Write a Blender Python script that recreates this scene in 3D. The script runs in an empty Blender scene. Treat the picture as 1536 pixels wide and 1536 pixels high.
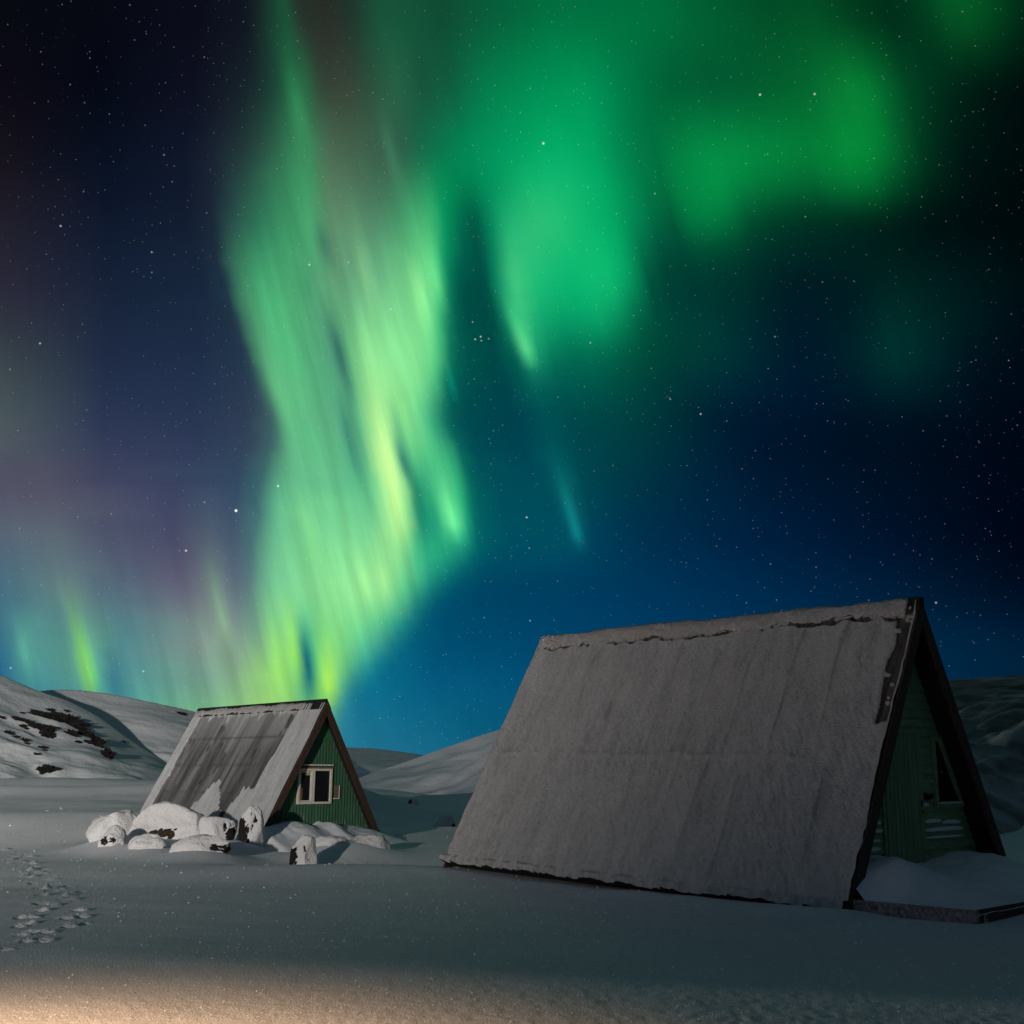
import bpy, bmesh, math, random
import numpy as np
from mathutils import Vector, Matrix
random.seed(7)
S = bpy.context.scene
COL = S.collection
R = math.radians

# ------------------------------------------------------------------ camera
FPX, HOR = 1650.0, 1165.0
PITCH = math.atan((HOR - 768) / FPX)
CP, SP = math.cos(PITCH), math.sin(PITCH)
CAMZ = 1.75
cam = bpy.data.cameras.new('camera')
cam.sensor_width = 36
cam.lens = 36 * FPX / 1536
cam.clip_start = 0.1
cam.clip_end = 20000
camo = bpy.data.objects.new('camera', cam)
COL.objects.link(camo)
camo.location = (0, 0, CAMZ)
camo.rotation_euler = (math.pi / 2 + PITCH, 0, 0)
S.camera = camo
S.render.resolution_x = S.render.resolution_y = 1024

def ray(px, py):
    u, v = (px - 768) / FPX, (768 - py) / FPX
    return np.array([u, CP - v * SP, SP + v * CP])

def at(px, py, Y):
    d = ray(px, py)
    return np.array([0, 0, CAMZ]) + d * (Y / d[1])

# ------------------------------------------------------------------ exposure
S.view_settings.view_transform = 'Standard'
S.view_settings.look = 'None'
S.view_settings.exposure = 0.0
S.view_settings.gamma = 1.0
S.view_settings.use_curve_mapping = False

# ------------------------------------------------------------------ world: night sky with aurora and stars
def lin(c):
    c = np.asarray(c, float) / 255
    return np.where(c <= 0.04045, c / 12.92, ((c + 0.055) / 1.055) ** 2.4)

SKY = {
0: "0:8,10,18 150:6,8,18 300:10,12,26 370:16,20,32 393:22,40,38 410:25,64,48 425:28,80,54 445:36,50,42 490:40,42,38 530:30,52,44 570:25,80,56 610:20,80,56 660:15,72,50 700:12,82,54 760:5,95,58 830:2,108,62 980:0,108,60 1060:2,90,48 1150:2,74,38 1220:2,74,36 1270:2,58,30 1330:0,45,25 1380:0,58,30 1430:5,92,38 1480:2,78,32 1536:0,42,22",
30: "0:8,10,18 150:6,8,18 300:10,12,26 370:16,20,32 395:25,48,42 415:25,72,50 432:28,84,56 452:38,48,42 490:42,44,40 530:30,55,45 570:25,85,58 610:20,85,58 660:15,75,52 700:12,85,55 760:5,100,60 830:2,115,66 980:0,112,62 1060:2,95,50 1150:2,78,40 1220:2,82,38 1270:2,64,32 1330:0,45,25 1380:0,52,28 1440:5,88,38 1490:2,66,30 1536:0,36,20",
130: "0:12,10,20 150:4,8,20 300:14,16,32 370:22,34,40 410:26,62,52 440:35,105,68 457:38,112,72 480:50,66,54 520:56,66,54 560:42,80,60 595:38,100,70 630:26,82,60 680:15,92,62 730:5,125,76 800:0,140,82 880:0,150,88 940:0,120,70 1000:2,92,52 1080:2,85,48 1160:3,92,46 1230:5,105,48 1270:8,130,55 1310:4,120,50 1350:2,75,38 1400:0,48,28 1460:0,25,18 1536:0,12,12",
230: "0:22,18,26 60:14,16,28 160:8,16,32 280:14,22,40 320:26,34,48 370:36,60,58 410:45,95,72 440:55,130,88 465:58,140,92 490:75,105,82 520:70,100,78 560:60,95,75 600:48,90,72 630:20,105,72 690:2,135,85 760:2,155,95 830:5,175,105 890:2,165,98 940:2,125,75 985:2,110,62 1030:3,135,68 1080:4,145,70 1150:3,135,62 1220:3,125,55 1270:5,140,58 1310:4,135,55 1350:2,90,42 1390:0,48,28 1440:0,22,18 1536:0,10,10",
280: "0:28,24,34 60:20,22,36 160:10,20,38 280:16,25,44 320:26,36,52 350:36,62,64 385:42,95,76 430:56,138,93 465:64,155,100 495:85,120,92 525:80,120,92 560:68,110,86 600:56,120,86 632:46,150,98 665:4,145,88 700:2,125,80 735:2,142,90 800:22,185,112 850:22,184,112 900:4,172,102 945:2,135,80 985:2,105,60 1030:3,135,68 1080:4,145,70 1140:3,115,56 1220:3,95,48 1270:3,118,52 1310:2,105,46 1350:0,62,34 1400:0,32,22 1450:0,16,16 1536:0,9,10",
330: "0:32,30,42 60:26,30,44 160:14,24,44 280:18,28,48 320:26,38,54 345:40,72,72 390:45,115,85 430:58,145,98 465:72,165,108 500:95,135,105 530:90,145,108 560:78,130,100 600:70,150,105 635:75,190,120 650:60,180,112 665:5,150,90 690:2,105,75 712:2,78,62 735:5,130,90 760:30,175,115 800:50,190,118 840:40,192,118 880:8,180,108 930:2,160,95 970:2,115,72 1005:2,80,55 1040:2,125,65 1080:3,125,64 1120:2,75,46 1180:0,52,36 1260:0,40,30 1340:0,25,20 1420:0,12,14 1536:0,8,10",
380: "0:36,36,50 60:30,34,50 160:17,29,50 280:20,32,53 325:28,42,60 350:52,110,88 392:58,146,102 440:70,165,110 470:74,160,110 500:98,150,114 530:92,152,115 570:92,160,118 605:92,180,120 640:95,205,130 655:40,175,115 672:4,130,90 695:2,88,70 722:2,76,66 745:8,140,98 768:60,195,125 800:44,190,120 850:20,186,114 900:12,188,112 938:3,162,98 962:2,105,70 1000:0,66,52 1040:0,70,50 1090:0,62,44 1150:0,44,38 1240:0,34,32 1340:0,28,26 1420:0,20,22 1536:0,11,14",
430: "0:42,40,56 80:36,40,58 170:20,34,56 300:22,36,58 340:30,50,68 365:70,150,108 400:72,175,115 440:78,170,115 465:70,150,108 500:105,170,125 530:95,160,120 570:105,180,130 610:115,205,135 635:125,220,140 650:90,205,130 668:10,135,95 690:0,80,70 730:0,75,70 748:10,140,100 770:75,205,130 800:30,190,120 850:5,178,110 910:18,190,115 940:5,165,100 960:2,95,68 1000:0,60,50 1060:0,52,46 1120:0,45,40 1160:0,32,36 1200:0,24,34 1280:0,28,32 1350:0,36,32 1420:0,28,28 1536:0,14,18",
480: "0:48,52,64 70:40,46,64 160:25,38,62 300:26,40,64 352:32,50,70 380:78,156,112 415:80,185,122 455:84,178,122 490:82,150,114 515:98,178,126 545:125,208,142 580:124,208,140 620:124,218,142 645:120,222,142 660:50,180,118 678:4,112,92 700:0,84,76 745:0,84,76 768:14,150,106 785:60,200,128 805:24,168,112 850:4,155,102 905:10,165,106 940:4,135,90 970:0,88,68 1020:0,64,56 1080:0,52,50 1150:0,34,42 1200:0,24,38 1280:0,30,36 1345:0,46,42 1410:0,34,34 1536:0,12,20",
530: "0:56,66,72 60:44,54,70 150:30,42,68 300:30,44,70 370:34,54,74 395:85,165,118 430:85,190,125 470:88,175,125 510:75,145,115 525:105,195,130 545:150,235,155 580:140,225,145 620:130,225,145 645:125,225,145 658:80,205,130 672:10,130,100 690:2,100,88 740:0,78,80 780:2,110,90 795:40,175,120 805:15,150,105 840:2,125,92 900:2,125,90 950:2,100,75 1000:0,78,65 1080:0,55,55 1150:0,35,46 1200:0,24,42 1270:0,32,40 1340:0,52,48 1400:0,38,40 1460:0,18,28 1536:0,10,20",
580: "0:66,78,82 60:54,64,78 150:36,48,75 300:34,49,76 380:42,60,80 404:76,140,110 428:92,188,128 465:90,182,128 500:84,158,122 528:84,165,122 548:150,232,150 575:162,236,150 600:134,222,142 635:126,224,144 652:70,190,128 668:10,118,98 700:0,84,84 760:0,76,84 800:4,110,100 830:0,104,95 880:0,104,92 930:0,92,80 990:0,72,70 1070:0,48,60 1150:0,30,50 1220:0,23,44 1280:0,28,40 1340:0,38,42 1400:0,28,36 1460:0,15,28 1536:0,9,22",
630: "0:75,88,92 60:62,72,88 150:42,54,82 300:40,54,82 380:48,62,84 412:62,95,98 432:95,185,130 460:90,185,130 500:95,175,130 530:75,150,120 548:120,215,145 565:180,245,155 580:170,240,150 592:100,185,130 605:150,235,145 622:120,220,140 645:50,165,125 665:10,115,100 690:0,82,90 780:0,72,88 820:0,92,98 870:0,82,86 930:0,80,80 990:0,66,72 1060:0,40,62 1130:0,26,52 1220:0,22,46 1320:0,20,38 1430:0,14,30 1536:0,8,24",
680: "0:80,86,97 70:74,78,93 150:54,62,90 300:48,60,90 370:50,68,92 410:62,100,102 436:98,182,132 470:98,192,136 505:98,184,134 545:78,162,124 562:140,228,150 583:186,246,158 596:140,215,142 606:60,150,118 618:110,215,140 645:80,195,134 672:60,180,126 690:10,118,104 715:0,84,96 790:0,78,96 835:0,102,108 865:0,84,94 930:0,75,84 995:0,62,77 1070:0,42,70 1140:0,28,58 1240:0,23,48 1340:0,18,40 1430:0,14,33 1536:0,8,26",
730: "0:80,82,100 70:82,80,100 140:68,70,96 280:56,66,98 310:60,76,102 360:50,72,98 400:60,112,110 420:95,180,135 470:105,195,140 510:100,190,140 550:85,180,132 575:130,225,150 595:178,242,155 610:150,228,146 622:16,122,102 638:50,172,125 670:95,212,140 690:45,185,122 707:4,110,105 750:0,86,102 820:0,88,104 847:10,114,116 870:0,88,100 930:0,70,88 1000:0,56,82 1080:0,42,76 1180:0,30,62 1300:0,24,50 1430:0,14,36 1536:0,8,28",
770: "0:82,92,110 80:88,92,108 145:74,78,102 275:64,70,100 315:72,88,108 350:60,78,106 392:64,112,114 415:100,184,138 460:114,204,143 510:114,204,144 555:105,198,140 580:140,228,150 602:168,238,150 615:120,212,138 628:16,128,106 652:30,158,118 678:95,212,138 695:40,185,124 710:4,118,112 750:0,88,107 840:0,90,109 858:10,116,120 880:0,82,104 945:0,64,93 1040:0,50,85 1190:0,33,70 1315:0,24,53 1440:0,14,37 1536:0,8,28",
810: "0:82,100,118 90:95,108,118 150:78,86,108 270:72,74,102 320:85,100,115 345:72,86,112 380:68,108,116 410:105,185,140 450:120,210,145 510:125,215,148 560:125,215,148 590:160,235,150 608:150,230,145 622:50,170,125 650:25,150,118 680:60,190,130 697:30,165,120 714:0,115,118 760:0,92,112 850:0,90,112 872:5,108,122 890:0,76,108 960:0,60,98 1080:0,46,88 1200:0,36,76 1330:0,24,56 1450:0,14,38 1536:0,8,28",
850: "0:76,106,124 80:92,116,124 120:94,110,122 180:80,92,114 275:88,86,112 325:100,118,122 348:84,96,118 378:82,116,122 405:110,188,142 445:122,212,145 505:135,224,148 560:140,225,150 595:150,230,148 618:90,205,138 655:26,158,126 680:12,135,122 698:0,100,118 740:0,82,112 850:0,80,114 980:0,62,104 1110:0,50,94 1250:0,40,80 1380:0,28,60 1460:0,20,46 1536:0,12,34",
890: "0:70,110,128 60:85,122,130 110:108,138,130 140:85,110,125 200:88,108,125 280:100,98,118 330:115,135,130 350:95,108,125 375:95,125,128 400:115,190,145 440:125,210,145 500:145,228,148 560:155,232,150 590:125,218,142 615:75,195,135 640:16,125,125 662:0,85,118 720:0,74,112 850:0,72,116 1000:0,66,112 1150:0,54,98 1300:0,42,80 1430:0,30,60 1536:0,18,44",
925: "0:62,112,132 50:80,135,136 98:84,134,134 112:112,165,126 124:94,140,131 170:84,128,134 200:84,120,132 255:104,124,132 320:122,140,134 350:112,130,134 380:108,150,136 405:122,200,140 440:138,218,136 455:100,195,138 490:130,222,140 530:130,222,144 570:110,208,140 595:60,180,138 615:14,125,130 640:0,88,122 720:0,80,118 850:0,76,122 1100:0,62,110 1400:0,42,76 1536:0,28,60",
960: "0:55,112,135 40:80,145,140 104:86,142,138 118:120,195,115 130:100,165,134 148:90,150,140 190:75,130,138 240:105,145,138 300:130,145,138 350:130,155,140 385:120,160,140 415:130,200,135 438:150,225,120 450:90,180,130 458:20,115,125 470:90,200,130 485:150,225,120 520:115,215,140 555:85,190,140 578:35,145,138 606:2,95,128 660:0,84,124 800:0,80,128 1400:0,52,90 1536:0,40,75",
995: "0:40,98,132 40:76,146,143 80:80,140,142 112:92,160,138 127:134,212,100 138:98,170,138 168:70,130,142 196:80,140,142 250:104,152,142 310:124,152,140 360:130,165,135 400:140,205,122 432:150,224,114 448:120,200,122 460:22,110,126 474:84,195,130 488:164,232,98 505:140,222,124 530:80,185,140 552:34,148,142 575:6,104,134 640:2,92,132 800:1,88,134 1000:0,72,125 1400:0,54,92 1536:0,43,77",
1030: "0:25,85,128 40:70,145,145 80:75,140,145 122:90,155,142 135:140,215,92 145:88,165,145 170:50,115,145 200:85,150,145 260:100,160,145 320:115,160,140 360:130,175,130 400:150,210,110 430:150,220,110 448:110,190,125 462:30,125,135 480:130,215,100 492:190,240,80 505:130,210,115 518:36,130,142 545:8,106,140 640:5,100,140 800:2,96,138 1000:0,80,130 1400:0,55,95 1536:0,45,78",
1080: "0:20,90,130 150:60,140,145 200:80,155,145 260:110,175,140 400:150,205,115 480:110,190,120 500:60,140,145 520:30,118,145 600:18,110,142 700:8,103,138 1000:0,80,130 1400:0,55,95 1536:0,45,75",
1150: "0:20,90,130 150:60,140,145 300:100,165,140 450:80,150,140 520:38,115,142 640:28,108,140 800:8,100,138 1000:0,80,130 1400:0,55,95 1536:0,45,75",
}
SHEAR, YREF = 0.24, 540.0
XS0, XS1 = -170.0, 1690.0

def sky_rows():
    ys = sorted(SKY)
    xs = np.arange(XS0, XS1 + 1, 4.0)
    tab = []
    for y in ys:
        st = [s.split(':') for s in SKY[y].split()]
        px = np.array([float(a) for a, _ in st])
        cc = np.array([[float(q) for q in b.split(',')] for _, b in st])
        k_ = np.interp(px, [560, 660, 760, 1000, 1200, 1500], [1.0, 0.88, 0.86, 0.78, 0.74, 0.74])
        st_ = np.clip((y - 380 - 190 * np.clip((px - 950) / 150, 0, 1)) / 100, 0, 1) * np.clip((150 - cc[:, 1]) / 30, 0, 1) * np.clip((30 - cc[:, 0]) / 12, 0, 1)
        k_ = 1 + (k_ - 1) * st_
        cc = cc * k_[:, None]
        sx = px - SHEAR * (y - YREF)
        row = np.stack([np.interp(xs, sx, cc[:, k]) for k in range(3)], 1)
        kern = np.exp(-0.5 * (np.arange(-6, 7) * 4 / 4.5) ** 2); kern /= kern.sum()
        pad = np.pad(row, ((6, 6), (0, 0)), 'edge')
        row = np.stack([np.convolve(pad[:, k], kern, 'valid') for k in range(3)], 1)
        tab.append(row)
    tab = np.array(tab); ys = np.array(ys, float)
    # rows are blended along the moving edges of the main band (in sheared coordinates)
    ey = [0, 30, 130, 230, 280, 330, 380, 430, 480, 530, 580, 630, 680, 730, 770, 810, 850, 890, 925, 960, 995, 1030, 1080, 1150]
    eL = [385, 395, 400, 372, 358, 350, 348, 355, 368, 385, 402, 424, 424, 410, 403, 398, 393, 388, 394, 400, 404, 408, 414, 422]
    eR = [640, 642, 648, 655, 658, 660, 664, 667, 670, 667, 664, 668, 692, 704, 710, 712, 672, 640, 612, 586, 560, 532, 508, 490]
    eL = np.array(eL) - SHEAR * (np.array(ey) - YREF); eR = np.array(eR) - SHEAR * (np.array(ey) - YREF)
    yd = np.linspace(0, 1130, 70)
    out = []
    for y in yd:
        i = min(max(np.searchsorted(ys, y, 'right') - 1, 0), len(ys) - 2)
        h = ys[i + 1] - ys[i]; t = (y - ys[i]) / h
        anc = [XS0 - 300, np.interp(y, ey, eL), np.interp(y, ey, eR), np.interp(y, ey, eR) + 260, XS1 + 300]
        v = 0
        for j, w_ in ((i, 1 - t), (i + 1, t)):
            r_ = np.interp(ys[j], ey, eR)
            xi = np.interp(xs, anc, [XS0 - 300, np.interp(ys[j], ey, eL), r_, r_ + 260, XS1 + 300])
            v = v + w_ * np.stack([np.interp(xi, xs, tab[j][:, k]) for k in range(3)], 1)
        out.append(v)
    out = np.array(out)
    for _ in range(2):
        p_ = np.pad(out, ((1, 1), (0, 0), (0, 0)), 'edge')
        out = 0.25 * p_[:-2] + 0.5 * p_[1:-1] + 0.25 * p_[2:]
    # thin single rays: (x0, y0, x1, y1, half width, rgb added, where along the ray it peaks)
    for (x0, y0, x1, y1, w_, c_, pk) in (
        (735, 385, 801, 560, 11, (60, 70, 35), 0.80), (818, 640, 874, 830, 8, (8, 42, 38), 0.85), (528, 300, 562, 500, 11, (26, 26, 14), 0.5),
        (632, 290, 668, 490, 10, (50, 55, 30), 0.65), (606, 330, 648, 520, 9, (28, 30, 18), 0.6), (583, 630, 618, 735, 6, (-60, -62, -20), 0.6),
        (545, 540, 612, 860, 15, (46, 26, 6), 0.55), (296, 760, 346, 985, 10, (22, 40, 16), 0.75), (84, 830, 146, 1040, 8, (12, 28, -6), 0.88),
        (25, 880, 44, 1030, 12, (16, 30, 14), 0.6), (396, 860, 424, 1045, 9, (16, 26, -6), 0.6), (424, 850, 452, 1045, 7, (22, 24, -16), 0.7),
        (450, 925, 472, 1060, 7, (-38, -48, -6), 0.55), (476, 930, 502, 1062, 9, (26, 24, -10), 0.8), (648, 690, 692, 822, 13, (40, 45, 24), 0.7),
        (664, 520, 688, 620, 5, (0, 30, 24), 0.5), (480, 420, 540, 640, 9, (-26, -40, -16), 0.5), (500, 560, 545, 760, 8, (-22, -26, -10), 0.5),
        (372, 470, 440, 660, 12, (14, 26, 10), 0.6), (440, 680, 486, 900, 10, (18, 20, 8), 0.5), (520, 780, 560, 930, 8, (22, 20, 8), 0.6),
        (560, 800, 586, 930, 10, (26, 16, 6), 0.6), (470, 300, 500, 430, 10, (-20, -26, -10), 0.5), (414, 20, 470, 260, 12, (10, 26, 14), 0.6), (560, 120, 610, 330, 9, (8, 20, 12), 0.5)):
        for i, y in enumerate(yd):
            q_ = (y - y0) / (y1 - y0)
            if q_ <= 0 or q_ >= 1: continue
            env = (q_ / pk) ** 1.5 if q_ < pk else ((1 - q_) / (1 - pk))
            env = env * env * (3 - 2 * env)
            cx = x0 + (x1 - x0) * q_ - SHEAR * (y - YREF)
            out[i] += env * np.exp(-((xs - cx) / w_) ** 2)[:, None] * np.array(c_, float)
    return xs, yd, list(np.clip(out, 0, 255))

def ramp_stops(t, rgb, n=31):
    idx = [0, len(t) - 1]
    while len(idx) < n:
        idx.sort()
        e = np.abs(np.stack([np.interp(t, t[idx], rgb[idx, k]) for k in range(3)], 1) - rgb).max(1)
        j = int(e.argmax())
        if e[j] < 0.8: break
        idx.append(j)
    return sorted(idx)

world = bpy.data.worlds.new('World')
S.world = world
world.use_nodes = True
nt = world.node_tree
nt.nodes.clear()
NN, LL = nt.nodes, nt.links

def mth(op, a, b=None, c=None, clamp=False):
    n = NN.new('ShaderNodeMath'); n.operation = op; n.use_clamp = clamp
    for i, v in enumerate((a, b, c)):
        if v is None: continue
        if isinstance(v, (int, float)): n.inputs[i].default_value = v
        else: LL.new(v, n.inputs[i])
    return n.outputs[0]

def mix(f, a, b, mode='MIX'):
    n = NN.new('ShaderNodeMix'); n.data_type = 'RGBA'; n.blend_type = mode; n.clamp_factor = True
    for s, v in ((n.inputs[0], f), (n.inputs[6], a), (n.inputs[7], b)):
        if isinstance(v, (int, float)): s.default_value = v
        elif isinstance(v, (tuple, list)): s.default_value = (*v, 1)
        else: LL.new(v, s)
    return n.outputs[2]

tc = NN.new('ShaderNodeTexCoord')
sep = NN.new('ShaderNodeSeparateXYZ'); LL.new(tc.outputs['Generated'], sep.inputs[0])
dx, dy, dz = sep.outputs
dyc = mth('MAXIMUM', dy, 0.08)
X = mth('DIVIDE', dx, dyc); Z = mth('DIVIDE', dz, dyc)
v_ = mth('DIVIDE', mth('SUBTRACT', mth('MULTIPLY', Z, CP), SP), mth('ADD', mth('MULTIPLY', Z, SP), CP))
u_ = mth('MULTIPLY', X, mth('SUBTRACT', CP, mth('MULTIPLY', v_, SP)))
yy = mth('MULTIPLY_ADD', v_, -FPX, 768.0)
xsn = mth('ADD', mth('MULTIPLY_ADD', u_, FPX, 768.0), mth('MULTIPLY', mth('SUBTRACT', yy, YREF), -SHEAR))
tt = mth('DIVIDE', mth('SUBTRACT', xsn, XS0), XS1 - XS0, clamp=True)
xs, yd, rows = sky_rows()
tx = (xs - XS0) / (XS1 - XS0)
XM = float(xs[int(np.argmin(np.abs(xs - 830)))])
tl_ = mth('DIVIDE', mth('SUBTRACT', xsn, float(xs[0])), XM - float(xs[0]), clamp=True)
tr_ = mth('DIVIDE', mth('SUBTRACT', xsn, XM), float(xs[-1]) - XM, clamp=True)
side_ = mth('GREATER_THAN', xsn, XM)
cur = None
for i, (y, row) in enumerate(zip(yd, rows)):
    halves = []
    for part in (0, 1):       # left part: stops where the rays are; right part: even stops
        sel = (xs <= XM) if part == 0 else (xs >= XM)
        r_ = row[sel]; t_ = np.linspace(0, 1, len(r_))
        rn = NN.new('ShaderNodeValToRGB'); LL.new(tl_ if part == 0 else tr_, rn.inputs[0])
        cr = rn.color_ramp; cr.interpolation = 'LINEAR'
        idx = ramp_stops(t_, r_) if part == 0 else list(np.linspace(0, len(r_) - 1, 31).astype(int))
        for j in idx[1:-1]: cr.elements.new(float(t_[j]))
        cr.elements.foreach_set('color', np.concatenate([lin(r_[idx]), np.ones((len(idx), 1))], 1).astype(np.float32).ravel())
        halves.append(rn.outputs[0])
    rowc = mix(side_, halves[0], halves[1])
    if cur is None: cur = rowc
    else:
        h = yd[i] - yd[i - 1]
        f = mth('DIVIDE', mth('SUBTRACT', yy, float(yd[i - 1])), float(h), clamp=True)
        cur = mix(f, cur, rowc)
# fine streaks along the rays
cmb = NN.new('ShaderNodeCombineXYZ'); LL.new(mth('MULTIPLY', xsn, 0.02), cmb.inputs[0]); LL.new(mth('MULTIPLY', yy, 0.0016), cmb.inputs[1])
nz = NN.new('ShaderNodeTexNoise'); LL.new(cmb.outputs[0], nz.inputs['Vector']); nz.inputs['Scale'].default_value = 2.0; nz.inputs['Detail'].default_value = 4
sg_ = NN.new('ShaderNodeSeparateColor'); LL.new(cur, sg_.inputs[0])
green = mth('MULTIPLY', mth('SUBTRACT', sg_.outputs[1], 0.06), 1 / 0.30, clamp=True)
samp = mth('MULTIPLY_ADD', mth('MULTIPLY', green, mth('MULTIPLY', mth('SUBTRACT', 800.0, xsn), 1 / 130, clamp=True)), 0.62, 0.08)
stre = mth('ADD', mth('MULTIPLY', mth('SUBTRACT', nz.outputs[0], 0.5), samp), 1.0)
sc = NN.new('ShaderNodeVectorMath'); sc.operation = 'SCALE'; LL.new(cur, sc.inputs[0]); LL.new(stre, sc.inputs['Scale'])
cur = sc.outputs[0]
# the sky overhead and behind: dim teal night
BACK = mix(mth('MULTIPLY_ADD', dx, 0.62, 0.5, clamp=True), (0.032, 0.052, 0.080), (0.017, 0.030, 0.040))
fb = mth('MULTIPLY', mth('SUBTRACT', dy, 0.25), 1 / 0.35, clamp=True)
cur = mix(fb, BACK, cur)
# stars: faint many, brighter few
def stars(scale, rad, keep, gain, tint):
    vo = NN.new('ShaderNodeTexVoronoi'); vo.voronoi_dimensions = '3D'; vo.feature = 'F1'
    LL.new(tc.outputs['Generated'], vo.inputs['Vector']); vo.inputs['Scale'].default_value = scale
    d = mth('DIVIDE', vo.outputs['Distance'], rad * scale)
    core = mth('POWER', mth('SUBTRACT', 1.0, d, clamp=True), 1.2)
    sp = NN.new('ShaderNodeSeparateColor'); LL.new(vo.outputs['Color'], sp.inputs[0])
    br = mth('POWER', mth('DIVIDE', mth('SUBTRACT', sp.outputs[0], 1 - keep), keep, clamp=True), 1.6)
    k = mth('MULTIPLY', mth('MULTIPLY', core, br), gain)
    c = mix(sp.outputs[1], tint[0], tint[1])
    m = NN.new('ShaderNodeVectorMath'); m.operation = 'SCALE'; LL.new(c, m.inputs[0]); LL.new(k, m.inputs['Scale'])
    return m.outputs[0]
def vadd(a, b):
    m = NN.new('ShaderNodeVectorMath'); m.operation = 'ADD'; LL.new(a, m.inputs[0]); LL.new(b, m.inputs[1]); return m.outputs[0]
T = ((0.55, 0.8, 1.0), (1.0, 0.9, 0.72))
cur = vadd(cur, stars(210, 0.00062, 1.0, 0.32, T))
cur = vadd(cur, stars(120, 0.00075, 0.6, 0.38, T))
cur = vadd(cur, stars(56, 0.0010, 0.4, 0.7, T))
# the brightest named positions, as directions on the celestial sphere
for (px, py, g, w) in ((354, 766, 2.0, 0.0020), (279, 826, 1.0, 0.0016), (417, 729, 1.0, 0.0016), (815, 215, 1.0, 0.0017), (1140, 142, 0.9, 0.0016),
                       (1222, 141, 0.8, 0.0015), (790, 776, 0.8, 0.0015), (713, 509, 0.7, 0.0013), (721, 505, 0.8, 0.0014), (722, 511, 0.6, 0.0012), (733, 508, 0.5, 0.0012),
                       (709, 483, 0.5, 0.0012), (464, 397, 0.8, 0.0014), (91, 339, 0.7, 0.0014), (60, 515, 0.7, 0.0014), (1051, 621, 0.7, 0.0014), (1404, 904, 0.7, 0.0014), (16, 1002, 0.6, 0.0014), (215, 1007, 0.6, 0.0014)):
    d = ray(px, py); d = d / np.linalg.norm(d)
    dn = NN.new('ShaderNodeVectorMath'); dn.operation = 'DISTANCE'; LL.new(tc.outputs['Generated'], dn.inputs[0]); dn.inputs[1].default_value = d
    k = mth('MULTIPLY', mth('POWER', mth('SUBTRACT', 1.0, mth('DIVIDE', dn.outputs['Value'], w * 0.85), clamp=True), 1.3), g * 0.85)
    m = NN.new('ShaderNodeVectorMath'); m.operation = 'SCALE'; m.inputs[0].default_value = (1, 0.95, 0.85); LL.new(k, m.inputs['Scale'])
    cur = vadd(cur, m.outputs[0])
bg = NN.new('ShaderNodeBackground'); LL.new(cur, bg.inputs[0]); bg.inputs[1].default_value = 1.0
wo = NN.new('ShaderNodeOutputWorld'); LL.new(bg.outputs[0], wo.inputs[0])

# ------------------------------------------------------------------ lights
def aim(o, tgt):
    o.rotation_euler = (Vector(tgt) - o.location).to_track_quat('-Z', 'Y').to_euler()

moon = bpy.data.lights.new('moon', 'SUN'); moon.energy = 0.40; moon.angle = R(0.5); moon.color = (1.0, 0.93, 0.84)
moono = bpy.data.objects.new('moon', moon); COL.objects.link(moono)
moono.location = (-95, 31, 10.5)
aim(moono, (0, 0, 0))
# a low floodlight far behind the camera on the left, turned towards the left hill
flood = bpy.data.lights.new('floodlight', 'SPOT'); flood.energy = 395000; flood.color = (1.0, 0.93, 0.86)
flood.spot_size = R(136); flood.spot_blend = 1.0; flood.shadow_soft_size = 0.7
floodo = bpy.data.objects.new('floodlight', flood); COL.objects.link(floodo)
floodo.location = (-22, -36, 8.0)
aim(floodo, (-22 + math.cos(R(131)) * 60, -36 + math.sin(R(131)) * 60, 7))
# a warm hanging lamp just out of frame at the left, its shade cutting the pool of light on the nearest snow
porch = bpy.data.lights.new('hanging_lamp', 'SPOT'); porch.energy = 2600; porch.color = (1.0, 0.60, 0.35); porch.shadow_soft_size = 0.08
porch.spot_size = R(142); porch.spot_blend = 0.32
porcho = bpy.data.objects.new('hanging_lamp', porch); COL.objects.link(porcho)
porcho.location = (-4.1, 4.6, 2.2)
porcho.rotation_euler = (R(3), R(-2), 0)

# ------------------------------------------------------------------ noise (numpy)
def _h(ix, iy, iz, seed):
    n = (ix * 374761393 + iy * 668265263 + iz * 2147483647 + seed * 974711) & 0xffffffff
    n = ((n ^ (n >> 13)) * 1274126177) & 0xffffffff
    n = ((n ^ (n >> 16)) * 2246822519) & 0xffffffff
    return ((n ^ (n >> 15)) & 0xffffff) / float(0xffffff)

def vnoise(x, y, z=0.0, seed=0):
    x, y, z = np.broadcast_arrays(np.asarray(x, float), np.asarray(y, float), np.asarray(z, float))
    fx, fy, fz = np.floor(x), np.floor(y), np.floor(z)
    tx, ty, tz = x - fx, y - fy, z - fz
    tx, ty, tz = (t * t * t * (t * (t * 6 - 15) + 10) for t in (tx, ty, tz))
    ix, iy, iz = fx.astype(np.int64), fy.astype(np.int64), fz.astype(np.int64)
    o = 0
    for a in (0, 1):
        for b in (0, 1):
            for c in (0, 1):
                w = (tx if a else 1 - tx) * (ty if b else 1 - ty) * (tz if c else 1 - tz)
                o = o + w * _h(ix + a, iy + b, iz + c, seed)
    return o * 2 - 1

def fbm(x, y, z=0.0, oct=4, seed=0, gain=0.5):
    o, a = 0, 1.0
    for k in range(oct):
        f = 2.03 ** k
        o = o + a * vnoise(np.asarray(x) * f, np.asarray(y) * f, np.asarray(z) * f, seed + k * 17); a *= gain
    return o

def sm(t):
    t = np.clip(t, 0, 1); return t * t * (3 - 2 * t)

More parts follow.
